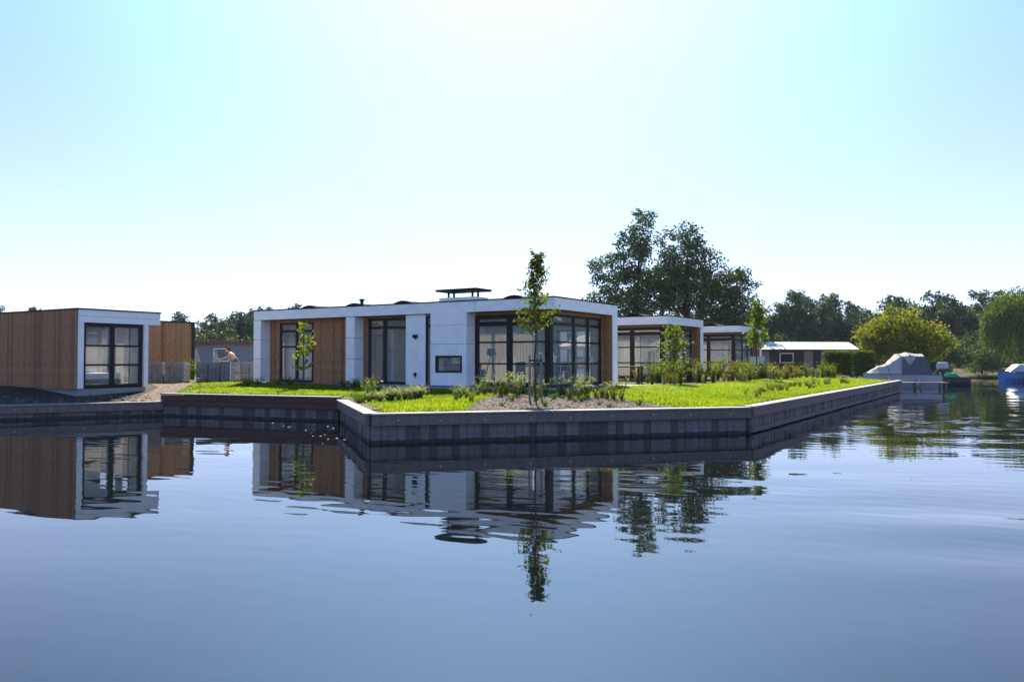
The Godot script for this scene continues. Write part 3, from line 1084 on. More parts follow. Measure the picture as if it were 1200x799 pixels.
func paver_bundle(label: String, at: Vector3, turn: float, w: float, depth: float, layers: int, tint: Color, seed_: int) -> void:
	var r := rng_of(seed_)
	var t := thing("paver_bundle", label, "pavers", at, turn, "bundles of grey paving stones on pallets")
	var b := MB.new()
	for i in 5:
		b.box(-w / 2 + i * (w - 0.1) / 4, -w / 2 + i * (w - 0.1) / 4 + 0.1, 0.1, 0.122, -depth / 2, depth / 2)
	for z in [-depth / 2 + 0.05, 0.0, depth / 2 - 0.05]:
		b.box(-w / 2, w / 2, 0.0, 0.098, z - 0.045, z + 0.045)
	part("pallet", b, M.pallet_wood, t)
	b = MB.new()
	var nx := maxi(3, roundi(w / 0.2))
	var nz := maxi(3, roundi(depth / 0.2))
	for l in layers:
		for i in nx:
			for k in nz:
				if i > 0 and i < nx - 1 and k > 0 and k < nz - 1 and l < layers - 1:
					continue
				var cx := -w / 2 + (i + 0.5) * w / nx + r.randf_range(-0.004, 0.004)
				var cz := -depth / 2 + (k + 0.5) * depth / nz + r.randf_range(-0.004, 0.004)
				b.obox(Transform3D(Basis.IDENTITY, Vector3(cx, 0.125 + (l + 0.5) * 0.1, cz)), Vector3(w / nx - 0.016, 0.080, depth / nz - 0.016), tint * tone(r, 0.2))
	var st := part("paving_stones", b, M.stone, t)
	st.set_meta("kind", "stuff")
	b = MB.new()
	for x in [w * 0.5 - 0.05]:
		b.box(x - 0.02, x + 0.02, 0.12, 0.132 + layers * 0.1, depth / 2 + 0.001, depth / 2 + 0.006)
	if seed_ in [5]:
		part("strap", b, M.strap, t)

func garden_table() -> void:
	var t := thing("garden_table", "black metal garden table beside the white corner fin of the house", "table", at_ground(4.75, 33.2), -20.0)
	var b := MB.new()
	b.box(-0.62, 0.62, 0.69, 0.74, -0.4, 0.4)
	part("tabletop", b, M.black_trim, t)
	for x in [-0.56, 0.56]:
		for z in [-0.34, 0.34]:
			b = MB.new()
			b.box(x - 0.035, x + 0.035, -0.02, 0.688, z - 0.035, z + 0.035)
			part("leg", b, M.black_trim, t)

func parasol(label: String, at: Vector3, h: float, open_: bool, rad: float) -> void:
	var t := thing("parasol", label, "parasol", at)
	var b := MB.new()
	b.tube([Vector3(0, 0, 0), Vector3(0, h, 0)], [0.025, 0.022], 8)
	part("pole", b, M.frame, t)
	b = MB.new()
	b.tube([Vector3(0, 0, 0), Vector3(0, 0.09, 0)], [0.3, 0.26], 16)
	part("base", b, M.stone, t)
	b = MB.new()
	if open_:
		for k in 8:
			var a := TAU * k / 8
			var c := TAU * (k + 1) / 8
			var e := Vector3(cos(a) * rad, h - 0.55, -sin(a) * rad)
			var f := Vector3(cos(c) * rad, h - 0.55, -sin(c) * rad)
			var top := Vector3(0, h, 0)
			var nn := (e - top).cross(f - top).normalized()
			b.tri(top, e, f, nn, nn, nn, Color.WHITE)
			b.quad(e + Vector3(0, -0.14, 0), f + Vector3(0, -0.14, 0), f, e)
	else:
		for k in 16:
			var a := TAU * k / 16
			var c := TAU * (k + 1) / 16
			var ra := rad * (1.0 if k % 2 else 0.65)
			var rc := rad * (0.65 if k % 2 else 1.0)
			var rows := [[h, 0.04], [h * 0.8, 0.35], [h * 0.55, 0.75], [h * 0.34, 1.0]]
			for i in 3:
				b.quad(Vector3(cos(a) * ra * rows[i + 1][1], rows[i + 1][0], -sin(a) * ra * rows[i + 1][1]), Vector3(cos(c) * rc * rows[i + 1][1], rows[i + 1][0], -sin(c) * rc * rows[i + 1][1]),
					Vector3(cos(c) * rc * rows[i][1], rows[i][0], -sin(c) * rc * rows[i][1]), Vector3(cos(a) * ra * rows[i][1], rows[i][0], -sin(a) * ra * rows[i][1]))
	part("canopy", b, M.canvas, t)

# a smooth body from tapered bones, meshed as surface nets; bones are [a, b, radius a, radius b]
func bones_mesh(b: MB, bones: Array, cell: float, soft: float) -> void:
	var lo := Vector3.ONE * 1e9
	var hi := -lo
	for q in bones:
		var m: float = maxf(q[2], q[3]) + cell * 2.0
		lo = lo.min(q[0] - Vector3.ONE * m).min(q[1] - Vector3.ONE * m)
		hi = hi.max(q[0] + Vector3.ONE * m).max(q[1] + Vector3.ONE * m)
	var nx := int((hi.x - lo.x) / cell) + 2
	var ny := int((hi.y - lo.y) / cell) + 2
	var nz := int((hi.z - lo.z) / cell) + 2
	var f := PackedFloat32Array()
	f.resize(nx * ny * nz)
	f.fill(1.0)
	for q in bones:
		var m: float = maxf(q[2], q[3]) + soft + cell * 2.0
		var a0: Vector3 = (q[0].min(q[1]) - Vector3.ONE * m - lo) / cell
		var a1: Vector3 = (q[0].max(q[1]) + Vector3.ONE * m - lo) / cell
		var ab: Vector3 = q[1] - q[0]
		var ll := maxf(ab.length_squared(), 1e-9)
		for i in range(maxi(0, int(a0.x)), mini(nx, int(a1.x) + 1)):
			for j in range(maxi(0, int(a0.y)), mini(ny, int(a1.y) + 1)):
				for k in range(maxi(0, int(a0.z)), mini(nz, int(a1.z) + 1)):
					var p := lo + Vector3(i, j, k) * cell
					var t := clampf((p - q[0]).dot(ab) / ll, 0.0, 1.0)
					var d: float = p.distance_to(q[0] + ab * t) - lerpf(q[2], q[3], t)
					var ix := (i * ny + j) * nz + k
					var e := f[ix]
					var h := clampf(0.5 + 0.5 * (e - d) / soft, 0.0, 1.0)
					f[ix] = lerpf(e, d, h) - soft * h * (1.0 - h)
	var vert := {}
	var norm := {}
	var str := [ny * nz, nz, 1]
	for i in nx - 1:
		for j in ny - 1:
			for k in nz - 1:
				var ix := (i * ny + j) * nz + k
				var s0 := f[ix] < 0.0
				var mixed := false
				for m in range(1, 8):
					if (f[ix + (str[0] if m & 1 else 0) + (str[1] if m & 2 else 0) + (str[2] if m & 4 else 0)] < 0.0) != s0:
						mixed = true
						break
				if not mixed:
					continue
				var sum := Vector3.ZERO
				var cnt := 0
				var gr := Vector3.ZERO
				for m in 8:
					var pm := Vector3(m & 1, (m >> 1) & 1, (m >> 2) & 1)
					var fm := f[ix + str[0] * (m & 1) + str[1] * ((m >> 1) & 1) + str[2] * ((m >> 2) & 1)]
					gr += (pm * 2.0 - Vector3.ONE) * fm
					for ax in 3:
						if m & (1 << ax):
							continue
						var m2 := m | (1 << ax)
						var fo := f[ix + str[0] * (m2 & 1) + str[1] * ((m2 >> 1) & 1) + str[2] * ((m2 >> 2) & 1)]
						if (fm < 0.0) != (fo < 0.0):
							var pp := pm
							pp[ax] += fm / (fm - fo)
							sum += pp
							cnt += 1
				vert[ix] = lo + (Vector3(i, j, k) + sum / cnt) * cell
				norm[ix] = gr.normalized()
	for ix in vert:
		for ax in 3:
			var s1: int = str[(ax + 1) % 3]
			var s2: int = str[(ax + 2) % 3]
			if not (vert.has(ix - s1) and vert.has(ix - s2) and vert.has(ix - s1 - s2)):
				continue
			var fa := f[ix] < 0.0
			if fa == (f[ix + str[ax]] < 0.0):
				continue
			var q := [ix, ix - s1, ix - s1 - s2, ix - s2]
			if not fa:
				q.reverse()
			b.tri(vert[q[0]], vert[q[1]], vert[q[2]], norm[q[0]], norm[q[1]], norm[q[2]], Color.WHITE)
			b.tri(vert[q[0]], vert[q[2]], vert[q[3]], norm[q[0]], norm[q[2]], norm[q[3]], Color.WHITE)

func person_at(at: Vector3, turn: float) -> void:
	# bare shouldered, leaning forward with both arms out in front; +z is forwards
	var t := thing("person", "person with bare shoulders leaning forward behind the paving stones", "person", at, turn)
	var hip := Vector3(0, 0.88, -0.12)
	var chest := Vector3(0, 1.20, 0.10)
	var neck := Vector3(0, 1.36, 0.20)
	var head := Vector3(0, 1.46, 0.27)
	var bones: Array = [[hip, Vector3(0, 1.04, 0.0), 0.15, 0.14], [Vector3(0, 1.04, 0.0), chest, 0.14, 0.155], [chest, Vector3(0, 1.28, 0.15), 0.15, 0.09], [Vector3(0, 1.28, 0.15), neck, 0.075, 0.058], [neck, head, 0.06, 0.07],
		[head + Vector3(0, 0.02, 0.0), head + Vector3(0, 0.06, 0.015), 0.092, 0.088], [head + Vector3(0, -0.05, 0.05), head + Vector3(0, -0.02, 0.05), 0.05, 0.055], [head + Vector3(0, 0.0, 0.095), head + Vector3(0, -0.025, 0.115), 0.012, 0.016]]
	for s in [-1.0, 1.0]:
		var sh := Vector3(0.185 * s, 1.27, 0.13)
		var el := Vector3(0.27 * s, 1.10, 0.36)
		var wr := Vector3(0.2 * s, 1.03, 0.60)
		bones += [[Vector3(0.08 * s, 1.28, 0.13), sh, 0.075, 0.065], [sh, el, 0.056, 0.043], [el, wr, 0.043, 0.028], [wr, wr + Vector3(-0.01 * s, -0.01, 0.08), 0.034, 0.038], [head + Vector3(0.086 * s, 0.01, -0.01), head + Vector3(0.094 * s, 0.03, -0.015), 0.018, 0.02]]
		for k in 4:
			var fb := wr + Vector3(-0.01 * s + (k - 1.5) * 0.02, -0.012, 0.1)
			bones += [[fb, fb + Vector3(0, -0.005, 0.045 + 0.006 * (1 if k in [1, 2] else 0)), 0.012, 0.011], [fb + Vector3(0, -0.005, 0.05), fb + Vector3(0, -0.035, 0.075), 0.011, 0.009]]
		bones += [[wr + Vector3(-0.03 * s, 0, 0.04), wr + Vector3(-0.065 * s, -0.01, 0.085), 0.014, 0.011]]
		bones += [[hip + Vector3(0.09 * s, -0.04, 0), Vector3(0.1 * s, 0.47, 0.02), 0.1, 0.065], [Vector3(0.1 * s, 0.47, 0.02), Vector3(0.1 * s, 0.09, -0.05), 0.06, 0.042], [Vector3(0.1 * s, 0.05, -0.05), Vector3(0.11 * s, 0.035, 0.12), 0.045, 0.035]]
	var b := MB.new()
	bones_mesh(b, bones, 0.02, 0.03)
	part("body", b, M.skin, t)
	b = MB.new()
	var sh2: Array = [[hip + Vector3(0, -0.02, 0), hip + Vector3(0, 0.1, 0.05), 0.165, 0.158]]
	for s in [-1.0, 1.0]:
		sh2 += [[hip + Vector3(0.09 * s, -0.06, 0), Vector3(0.1 * s, 0.52, 0.02), 0.118, 0.088]]
	bones_mesh(b, sh2, 0.025, 0.03)
	part("shorts", b, M.cloth_dark, t)
	b = MB.new()
	bones_mesh(b, [[head + Vector3(0, 0.06, -0.025), head + Vector3(0, 0.085, 0.01), 0.098, 0.085], [head + Vector3(0, 0.0, -0.05), head + Vector3(0, 0.04, -0.04), 0.075, 0.085]], 0.018, 0.03)
	part("hair", b, M.hair, t)

func box_house(called: String, label: String, at: Vector3, turn: float, w: float, d: float, h: float, wall: String, roof: String, over: float, wins: Array) -> Node3D:
	var t := thing(called, label, "house", at, turn)
	var b := MB.new()
	b.box(-w / 2, w / 2, -0.3, h, -d, 0)
	part("wall", b, M[wall], t)
	b = MB.new()
	b.box(-w / 2 - over, w / 2 + over, h + 0.002, h + 0.22, -d - over, over)
	part("roof", b, M[roof], t)
	for q in wins:
		var wn := Node3D.new()
		wn.name = "window"
		t.add_child(wn, true)
		b = MB.new()
		b.box(q[0], q[0] + 0.07, q[2], q[3], 0.002, 0.06)
		b.box(q[1] - 0.07, q[1], q[2], q[3], 0.002, 0.06)
		b.box(q[0] + 0.072, q[1] - 0.072, q[2], q[2] + 0.07, 0.002, 0.058)
		b.box(q[0] + 0.072, q[1] - 0.072, q[3] - 0.07, q[3], 0.002, 0.058)
		part("window_frame", b, M.white_panel, wn)
		b = MB.new()
		b.box(q[0] + 0.07, q[1] - 0.07, q[2] + 0.07, q[3] - 0.07, 0.004, 0.02)
		part("pane", b, M.dark_pane, wn)
	return t

func loc(x: float, z: float) -> Vector2:      # the big chalet's own axes to (x, distance)
	return Vector2(1.45 + 0.848 * x - 0.53 * z, 27.2 - 0.53 * x - 0.848 * z)

func stones(called: String, label: String, outline: PackedVector2Array, count: int, size: float, cols: Array, seed_: int) -> void:
	var r := rng_of(seed_)
	var b := MB.new()
	var ring: Array = []
	for k in 6:
		var a := TAU * k / 6
		ring.append(Vector3(cos(a) * r.randf_range(0.7, 1.1), r.randf_range(-0.1, 0.25), sin(a) * r.randf_range(0.6, 1.0)))
	var top := Vector3(0.1, 0.7, -0.1)
	for k in 6:
		var p: Vector3 = ring[k]
		var q: Vector3 = ring[(k + 1) % 6]
		var nn := (q - top).cross(p - top).normalized()
		b.tri(top, q, p, nn, nn, nn, Color.WHITE)
		var dn := Vector3(0, -0.4, 0)
		b.quad(p + dn, p, q, q + dn)
	var mm := MultiMesh.new()
	mm.transform_format = MultiMesh.TRANSFORM_3D
	mm.use_colors = true
	mm.mesh = b.mesh(M.rock)
	var pts := scatter(outline, count, seed_)
	mm.instance_count = pts.size()
	for i in pts.size():
		var p: Vector2 = pts[i]
		var s := size * pow(r.randf(), 1.6) + size * 0.25
		mm.set_instance_transform(i, Transform3D(Basis(Vector3.UP, r.randf() * TAU).scaled(Vector3(s, s * r.randf_range(0.5, 1.0), s)), at_ground(p.x, p.y, 0.022)))
		mm.set_instance_color(i, cols[i % cols.size()] * r.randf_range(0.8, 1.2))
	var mi := MultiMeshInstance3D.new()
	mi.name = called
	mi.multimesh = mm
	add_child(mi)
	tag(mi, label, "soil")
	mi.set_meta("kind", "stuff")

func indoor() -> void:
	var p := loc(-2.1, -2.9)
	var t := thing("dining_table", "dark dining table behind the corner windows of the chimney chalet", "table", Vector3(p.x, 0.952, -p.y), TURN)
	var b := MB.new()
	b.box(-0.9, 0.9, 0.71, 0.75, -0.45, 0.45)
	part("tabletop", b, M.shed_wood, t)
	for x in [-0.82, 0.82]:
		for z in [-0.37, 0.37]:
			b = MB.new()
			b.box(x - 0.03, x + 0.03, 0.0, 0.708, z - 0.03, z + 0.03)
			part("leg", b, M.shed_wood, t)
	var first: Node3D = null
	for q in [[-2.55, -2.15, 0.0], [-1.65, -2.15, 0.0], [-2.55, -3.65, 180.0], [-1.65, -3.65, 180.0]]:
		var c := loc(q[0], q[1])
		var at := Vector3(c.x, 0.952, -c.y)
		if first:
			copy_of(first, "dark chair at the dining table behind the corner windows", at, TURN + q[2], 1.0, "dining chairs indoors")
			continue
		first = thing("dining_chair", "dark chair at the dining table behind the corner windows", "chair", at, TURN + q[2], "dining chairs indoors")
		b = MB.new()
		b.box(-0.22, 0.22, 0.43, 0.47, -0.22, 0.22)
		part("seat", b, M.cloth_dark, first)
		b = MB.new()
		b.box(-0.21, 0.21, 0.52, 0.9, 0.19, 0.225)
		part("backrest", b, M.cloth_dark, first)
		for x in [-0.19, 0.19]:
			for z in [-0.19, 0.205]:
				b = MB.new()
				b.box(x - 0.018, x + 0.018, 0.0, 0.428 if z < 0 else 0.52, z - 0.018, z + 0.018)
				part("leg", b, M.black_trim, first)
	p = loc(-4.3, -2.6)
	t = thing("floor_lamp", "dark tripod floor lamp silhouetted against the pale curtain", "lamp", Vector3(p.x, 0.952, -p.y), TURN)
	for k in 3:
		b = MB.new()
		var a := TAU * k / 3.0 + 0.4
		b.tube([Vector3(cos(a) * 0.3, 0, sin(a) * 0.3), Vector3(cos(a) * 0.03, 1.15, sin(a) * 0.03)], [0.018, 0.018], 6)
		part("leg", b, M.black_trim, t)
	b = MB.new()
	b.tube([Vector3(0, 1.1, 0), Vector3(0, 1.18, 0), Vector3(0, 1.42, 0)], [0.05, 0.2, 0.14], 14)
	part("lamp_shade", b, M.cloth_dark, t)
	p = loc(-5.6, -2.0)
	t = thing("sofa", "low grey sofa inside behind the large front window", "sofa", Vector3(p.x, 0.952, -p.y), TURN)
	b = MB.new()
	b.box(-0.95, 0.95, 0.1, 0.42, -0.4, 0.4)
	part("seat", b, M.canvas_grey, t)
	b = MB.new()
	b.box(-0.95, 0.95, 0.42, 0.8, -0.42, -0.2)
	part("backrest", b, M.canvas_grey, t)
	for x in [-1.05, 1.05]:
		b = MB.new()
		b.box(x - 0.1, x + 0.1, 0.0, 0.6, -0.42, 0.42)
		part("arm", b, M.canvas_grey, t)
	var bo := Vector3(-15.35, 0.902, -28.3)
	var tb := thing("bed", "bed with white covers behind the glazed end of the timber chalet", "bed", bo + Vector3(0.848 * -1.9 - 0.53 * -1.45, 0, 0.53 * -1.9 + 0.848 * -1.45), TURN)
	b = MB.new()
	b.box(-1.0, 1.0, 0.12, 0.3, -0.75, 0.75)
	part("bed_frame", b, M.shed_wood, tb)
	b = MB.new()
	b.plank(-0.99, 0.99, 0.302, 0.52, -0.74, 0.74, 0.06)
	part("mattress", b, M.white_panel, tb)
	for z in [-0.38, 0.38]:
		b = MB.new()
		b.plank(-0.9, -0.5, 0.522, 0.64, z - 0.3, z + 0.3, 0.05)
		part("pillow", b, M.white_panel, tb)
	for x in [-0.9, 0.9]:
		for z in [-0.65, 0.65]:
			b = MB.new()
			b.box(x - 0.04, x + 0.04, 0.0, 0.118, z - 0.04, z + 0.04)
			part("leg", b, M.shed_wood, tb)

func scatter(outline: PackedVector2Array, count: int, seed_: int) -> Array:
	var r := rng_of(seed_)
	var lo := outline[0]
	var hi := outline[0]
	for p in outline:
		lo = lo.min(p)
		hi = hi.max(p)
	var out: Array = []
	var guard := 0
	while out.size() < count and guard < count * 40:
		guard += 1
		var p := Vector2(r.randf_range(lo.x, hi.x), r.randf_range(lo.y, hi.y))
		if Geometry2D.is_point_in_polygon(p, outline):
			out.append(p)
	return out


func _ready() -> void:
	# ---------------- camera, sky, sun, exposure
	var expo := 3.4
	var cam := Camera3D.new()
	cam.name = "camera"
	add_child(cam)
	cam.position = Vector3(0, 1.91, 0)
	cam.rotation_degrees = Vector3(1.371, 0, 0)
	cam.fov = 46.05
	cam.near = 0.05
	cam.far = 1500.0
	cam.current = true
	var we := WorldEnvironment.new()
	we.name = "environment"
	var env := Environment.new()
	env.background_mode = Environment.BG_SKY
	var sky := Sky.new()
	var pano := PanoramaSkyMaterial.new()
	pano.panorama = sky_image(expo)
	sky.sky_material = pano
	env.sky = sky
	env.tonemap_mode = Environment.TONE_MAPPER_LINEAR
	env.tonemap_exposure = expo
	env.fog_enabled = true
	env.fog_density = 0.00014
	env.fog_light_color = Color(0.86, 0.92, 1.0)
	env.sdfgi_enabled = true
	env.ssao_enabled = true
	env.ssil_enabled = true
	we.environment = env
	add_child(we)
	var sun := DirectionalLight3D.new()
	sun.name = "sun"
	sun.light_energy = 1.6
	sun.light_color = Color(1.0, 0.95, 0.86)
	sun.light_angular_distance = 0.53
	sun.shadow_enabled = true
	add_child(sun)
	sun.look_at_from_position(Vector3(0, 62.93, -77.71), Vector3.ZERO)

	materials()
	var dp := mat("dark_pane", lin(0.02, 0.025, 0.03), 0.05, null)
	dp.vertex_color_use_as_albedo = false

	# ---------------- water, land
	var P0 := Vector2(-28.0, 18.7)
	var P1 := Vector2(-12.0, 27.6)
	var P2 := Vector2(-5.3, 24.9)
	var P3 := Vector2(-3.21, 18.3)
	var P4 := Vector2(6.16, 20.9)
	var P5 := Vector2(23.2, 48.0)
	var shore := pv([21.0, 54.0, 22.5, 63.0, 30.0, 66.5, 37.5, 76.0, 40.5, 92.0, 44.0, 98.0, 47.0, 89.0, 55.0, 82.0, 120.0, 74.0, 400.0, 62.0])
	quay_lines = [[P0, P1, 0.5], [P1, P2, 0.78], [P2, P3, 0.7], [P3, P4, 0.7], [P4, P5, 0.72], [Vector2(-60, 18.7), P0, 0.5]]
	var prev := P5
	for s in shore:
		quay_lines.append([prev, s, 0.12])
		prev = s
	land = PackedVector2Array([Vector2(-400, 18.7), P0, P1, P2, P3, P4, P5]) + shore + pv([400.0, 500.0, -400.0, 500.0])
	build_water()
	var near := pv([-40.0, 10.0, 70.0, 10.0, 70.0, 110.0, -40.0, 110.0])
	for poly in Geometry2D.intersect_polygons(land, near):
		struct("ground", sheet(poly, 0.0, 1.0), M.meadow)
	for poly in Geometry2D.clip_polygons(land, near):
		struct("terrain", flat(poly, 0.915), M.meadow)
	struct("opposite_bank", flat(pv([-400.0, -90.0, -64.0, -90.0, -62.0, 17.0, -400.0, 17.0]), 0.5), M.meadow)
	var lawn := pv([-11.2, 28.0, -5.05, 25.5, -4.6, 24.3, -3.8, 21.6, -2.95, 18.78, -1.15, 19.25, -0.95, 22.0, -0.5, 24.0, 1.4, 24.3, 3.1, 23.1, 4.3, 20.75, 6.0, 21.2, 22.3, 47.3, 20.8, 49.0, 17.5, 48.0, 13.5, 42.5, 10.0, 36.5, 7.4, 32.2, 4.0, 29.6])
	for q in [[1.3, 1.4], [-9.3, 1.4], [-9.4, 0.9], [-15.4, 0.9]]:
		lawn.append(loc(q[0], q[1]))
	lawn += pv([-13.2, 33.2, -12.6, 30.0])
	struct("lawn", sheet(lawn, 0.012, 1.0), M.turf)
	var bed := pv([-1.35, 19.05, -1.0, 22.0, -0.5, 24.1, 1.4, 24.4, 3.2, 23.2, 4.6, 20.6])
	struct("soil_bed", sheet(bed, 0.02, 0.5), M.soil)
	var corner_bed := pv([-5.1, 24.6, -3.5, 19.6, -3.0, 20.2, -3.3, 22.5, -2.6, 25.2, -4.4, 25.8])
	struct("corner_bed", sheet(corner_bed, 0.022, 0.5), M.soil)
	var sand := pv([-13.3, 27.05, -12.0, 27.85, -10.9, 28.0, -12.4, 30.0, -13.0, 33.3, -16.5, 37.0, -16.9, 36.5, -13.9, 31.5])
	struct("sand_path", sheet(sand, 0.016, 1.0), mat("sand", lin(0.26, 0.20, 0.155), 0.95, M.soil.albedo_texture, Vector3.ONE * 0.6, 0.2))
	struct("bare_soil", sheet(pv([-27.0, 19.5, -13.3, 27.05, -13.9, 31.5, -16.0, 35.0, -27.0, 35.0]), 0.012, 1.0), M.dark_soil)
	var terrace := PackedVector2Array([loc(1.25, 1.35), loc(-9.25, 1.35), loc(-9.25, -0.6), loc(-0.4, -0.6), loc(-0.4, -5.2), loc(3.6, -6.2), loc(3.9, -1.0)])
	struct("terrace", sheet(terrace, 0.026, 0.5), M.paving)

	# ---------------- quay walls
	quay("plank_quay", "low dark plank quay below the timber chalet", P0, P1, 0.5, "single", 1)
	quay("beam_quay", "plank quay with two red brown beams along its top, beside the left lawn", P1, P2, 0.78, "red", 2)
	quay("corner_quay", "short plank quay running inwards from the blunt corner of the lawn", P2, P3, 0.7, "single", 3)
	quay("front_quay", "weathered plank quay with bolted beam in front of the soil bed", P3, P4, 0.7, "single", 4)
	quay("canal_quay", "long plank quay with upper and lower beams receding along the canal", P4, P5, 0.72, "double", 5)

	# ---------------- houses
	var house := white_chalet("long white framed chalet with a black chimney canopy and timber bays", Vector3(1.45, 0.95, -27.2), true)
	copy_of(house, "white framed chalet partly hidden behind the young bushy tree, next to the chimney chalet", Vector3(7.6, 0.95, -38.8), TURN, 1.0, "flat roofed white framed chalets in a row")
	copy_of(house, "farthest of the white framed chalets, beside the grey cabinet", Vector3(14.1, 0.95, -49.6), TURN, 1.0, "flat roofed white framed chalets in a row")
	timber_chalet("timber boarded chalet with a white framed glazed end above the dark quay", Vector3(-15.35, 0.9, -28.3))
	timber_back_chalet("plain boarded chalet end with a dark corner post behind the paving stones", Vector3(-17.9, 0.95, -39.4))
	box_house("white_bungalow", "plain white bungalow end seen between paving stones and the long chalet", Vector3(-14.2, 0.92, -54.0), TURN, 7.0, 4.0, 2.45, "white_panel", "black_trim", 0.05, [])
	box_house("red_bungalow", "low grey bungalow with a red brown roof edge behind the closed parasols", Vector3(-23.5, 0.92, -62.0), 4.0, 9.0, 5.0, 2.25, "grey_wall", "red_brown", 0.4, [[-2.6, -1.7, 0.8, 1.9], [0.4, 1.6, 0.9, 1.9]])
	var shed := thing("long_shed", "long low dark shed with a pale corrugated fascia beside the hedge", "shed", Vector3(24.4, 0.92, -67.0), 3.0)
	var b := MB.new()
	b.box(-4.8, 4.8, -0.3, 2.2, -5.0, -1.2)
	part("wall", b, M.shed_wood, shed)
	b = MB.new()
	for i in 48:
		var x := -4.8 + i * 0.2
		b.quad(Vector3(x, 1.88, 0.1), Vector3(x + 0.1, 1.92, 0.1), Vector3(x + 0.1, 2.56, -1.9), Vector3(x, 2.52, -1.9), Color.WHITE)
		b.quad(Vector3(x + 0.1, 1.92, 0.1), Vector3(x + 0.2, 1.88, 0.1), Vector3(x + 0.2, 2.52, -1.9), Vector3(x + 0.1, 2.56, -1.9), Color.WHITE)
	part("corrugated_roof", b, M.metal_roof, shed)
	for q in [[-3.4, -2.5, 0.0, 1.75], [0.5, 1.3, 0.0, 1.75]]:
		b = MB.new()
		b.box(q[0], q[1], q[2], q[3], -1.198, -1.15)
		part("door", b, M.grey_wall, shed)
	for q in [[-1.6, -0.4, 0.75, 1.6], [2.0, 2.9, 0.75, 1.6]]:
		b = MB.new()
		b.box(q[0], q[1], q[2], q[3], -1.198, -1.16)
		part("window_frame", b, M.white_panel, shed)
		b = MB.new()
		b.box(q[0] + 0.07, q[1] - 0.07, q[2] + 0.07, q[3] - 0.07, -1.158, -1.15)
		part("pane", b, M.dark_pane, shed)
	for x in [-4.6, -2.3, 0.0, 1.5, 3.0, 4.6]:
		b = MB.new()
		b.box(x - 0.06, x + 0.06, -0.1, 1.93, -0.2, -0.08)
		part("post", b, M.shed_wood, shed)

	# ---------------- things about the garden
	var cab := thing("utility_cabinet", "pale grey utility cabinet standing in the flower bed", "cabinet", at_ground(13.3, 43.5), -32.0)
	b = MB.new()
	b.box(-0.34, 0.34, 0.0, 1.15, -0.2, 0.2)
	part("housing", b, M.cabinet, cab)
	b = MB.new()
	b.box(-0.37, 0.37, 1.152, 1.2, -0.23, 0.23)
	part("lid", b, M.cabinet, cab)
	b = MB.new()
	b.box(-0.31, 0.31, 0.06, 1.1, 0.202, 0.215)
	part("door", b, M.cabinet, cab)
	garden_table()
	parasol("open white parasol standing between the first two white chalets", Vector3(3.3, 0.93, -36.6), 2.15, true, 1.25)
	parasol("closed white parasol beside the boarded chalet's dark corner post", Vector3(-19.3, 0.93, -49.0), 1.75, false, 0.3)
	parasol("closed white parasol standing near the leaning person", Vector3(-18.1, 0.93, -49.0), 1.65, false, 0.28)
	paver_bundle("bundle of grey paving stones against the glazed end of the timber chalet", Vector3(-15.3, 0.9, -34.6), 8.0, 0.68, 0.9, 8, Color(0.95, 0.98, 1.1), 1)
	paver_bundle("bundle of grey paving stones with a strap, beside the boarded chalet's corner", Vector3(-14.52, 0.9, -34.8), 6.0, 0.78, 0.9, 8, Color(1.0, 1.02, 1.1), 2)
	paver_bundle("bundle of dark paving stones beside the yellow shrub", Vector3(-13.58, 0.9, -35.6), -4.0, 0.5, 0.9, 8, Color(0.85, 0.88, 1.0), 3)
	paver_bundle("middle bundle in the row of three dark paving stone bundles", Vector3(-13.04, 0.9, -35.6), -4.0, 0.5, 0.9, 8, Color(0.8, 0.84, 1.0), 4)
	paver_bundle("bundle of dark paving stones next to the pale tan bundles", Vector3(-12.5, 0.9, -35.6), -4.0, 0.5, 0.9, 8, Color(0.85, 0.88, 1.02), 5)
	paver_bundle("pale tan bundle of paving stones beside the dark bundles", Vector3(-12.25, 0.9, -36.9), 2.0, 0.5, 0.8, 8, Color(1.35, 1.25, 1.15), 6)
	paver_bundle("pale tan bundle of paving stones against the long chalet's white end", Vector3(-11.72, 0.9, -36.9), 2.0, 0.48, 0.8, 8, Color(1.5, 1.35, 1.2), 7)
	person_at(Vector3(-13.35, 0.92, -38.4), -75.0)

	indoor()

	# ---------------- boats and jetty
	cabin_boat()
	rowing_boat("open_boat", "small dark open boat moored behind the outboard motor", Vector3(31.8, 0, -62.0), 4.0, 3.4, 0.65, 0.5, "dark_rubber")
	var fe := thing("boat_fender", "red fender at the end of the dark open boat", "fender", Vector3(35.4, 0.02, -62.1), 0.0)
	b = MB.new()
	b.tube([Vector3(0, 0, 0), Vector3(0, 0.06, 0), Vector3(0, 0.4, 0), Vector3(0, 0.5, 0), Vector3(0, 0.6, 0)], [0.06, 0.16, 0.16, 0.06, 0.03], 10)
	part("bladder", b, M.red, fe)
	var gf := thing("boat_cover", "green folded cover lying on the dark open boat", "cover", Vector3(34.0, 0.5, -62.0), 4.0)
	b = MB.new()
	b.tube([Vector3(-0.7, 0.08, 0), Vector3(-0.4, 0.2, 0), Vector3(0.2, 0.24, 0.1), Vector3(0.7, 0.06, 0)], [0.06, 0.22, 0.2, 0.05], 8)
	part("cloth", b, M.green, gf)
	var bb := rowing_boat("blue_motor_boat", "blue hulled motor boat with white windscreen under the willow", Vector3(43.3, 0, -71.5), -8.0, 4.6, 0.95, 0.75, "blue")
	b = MB.new()
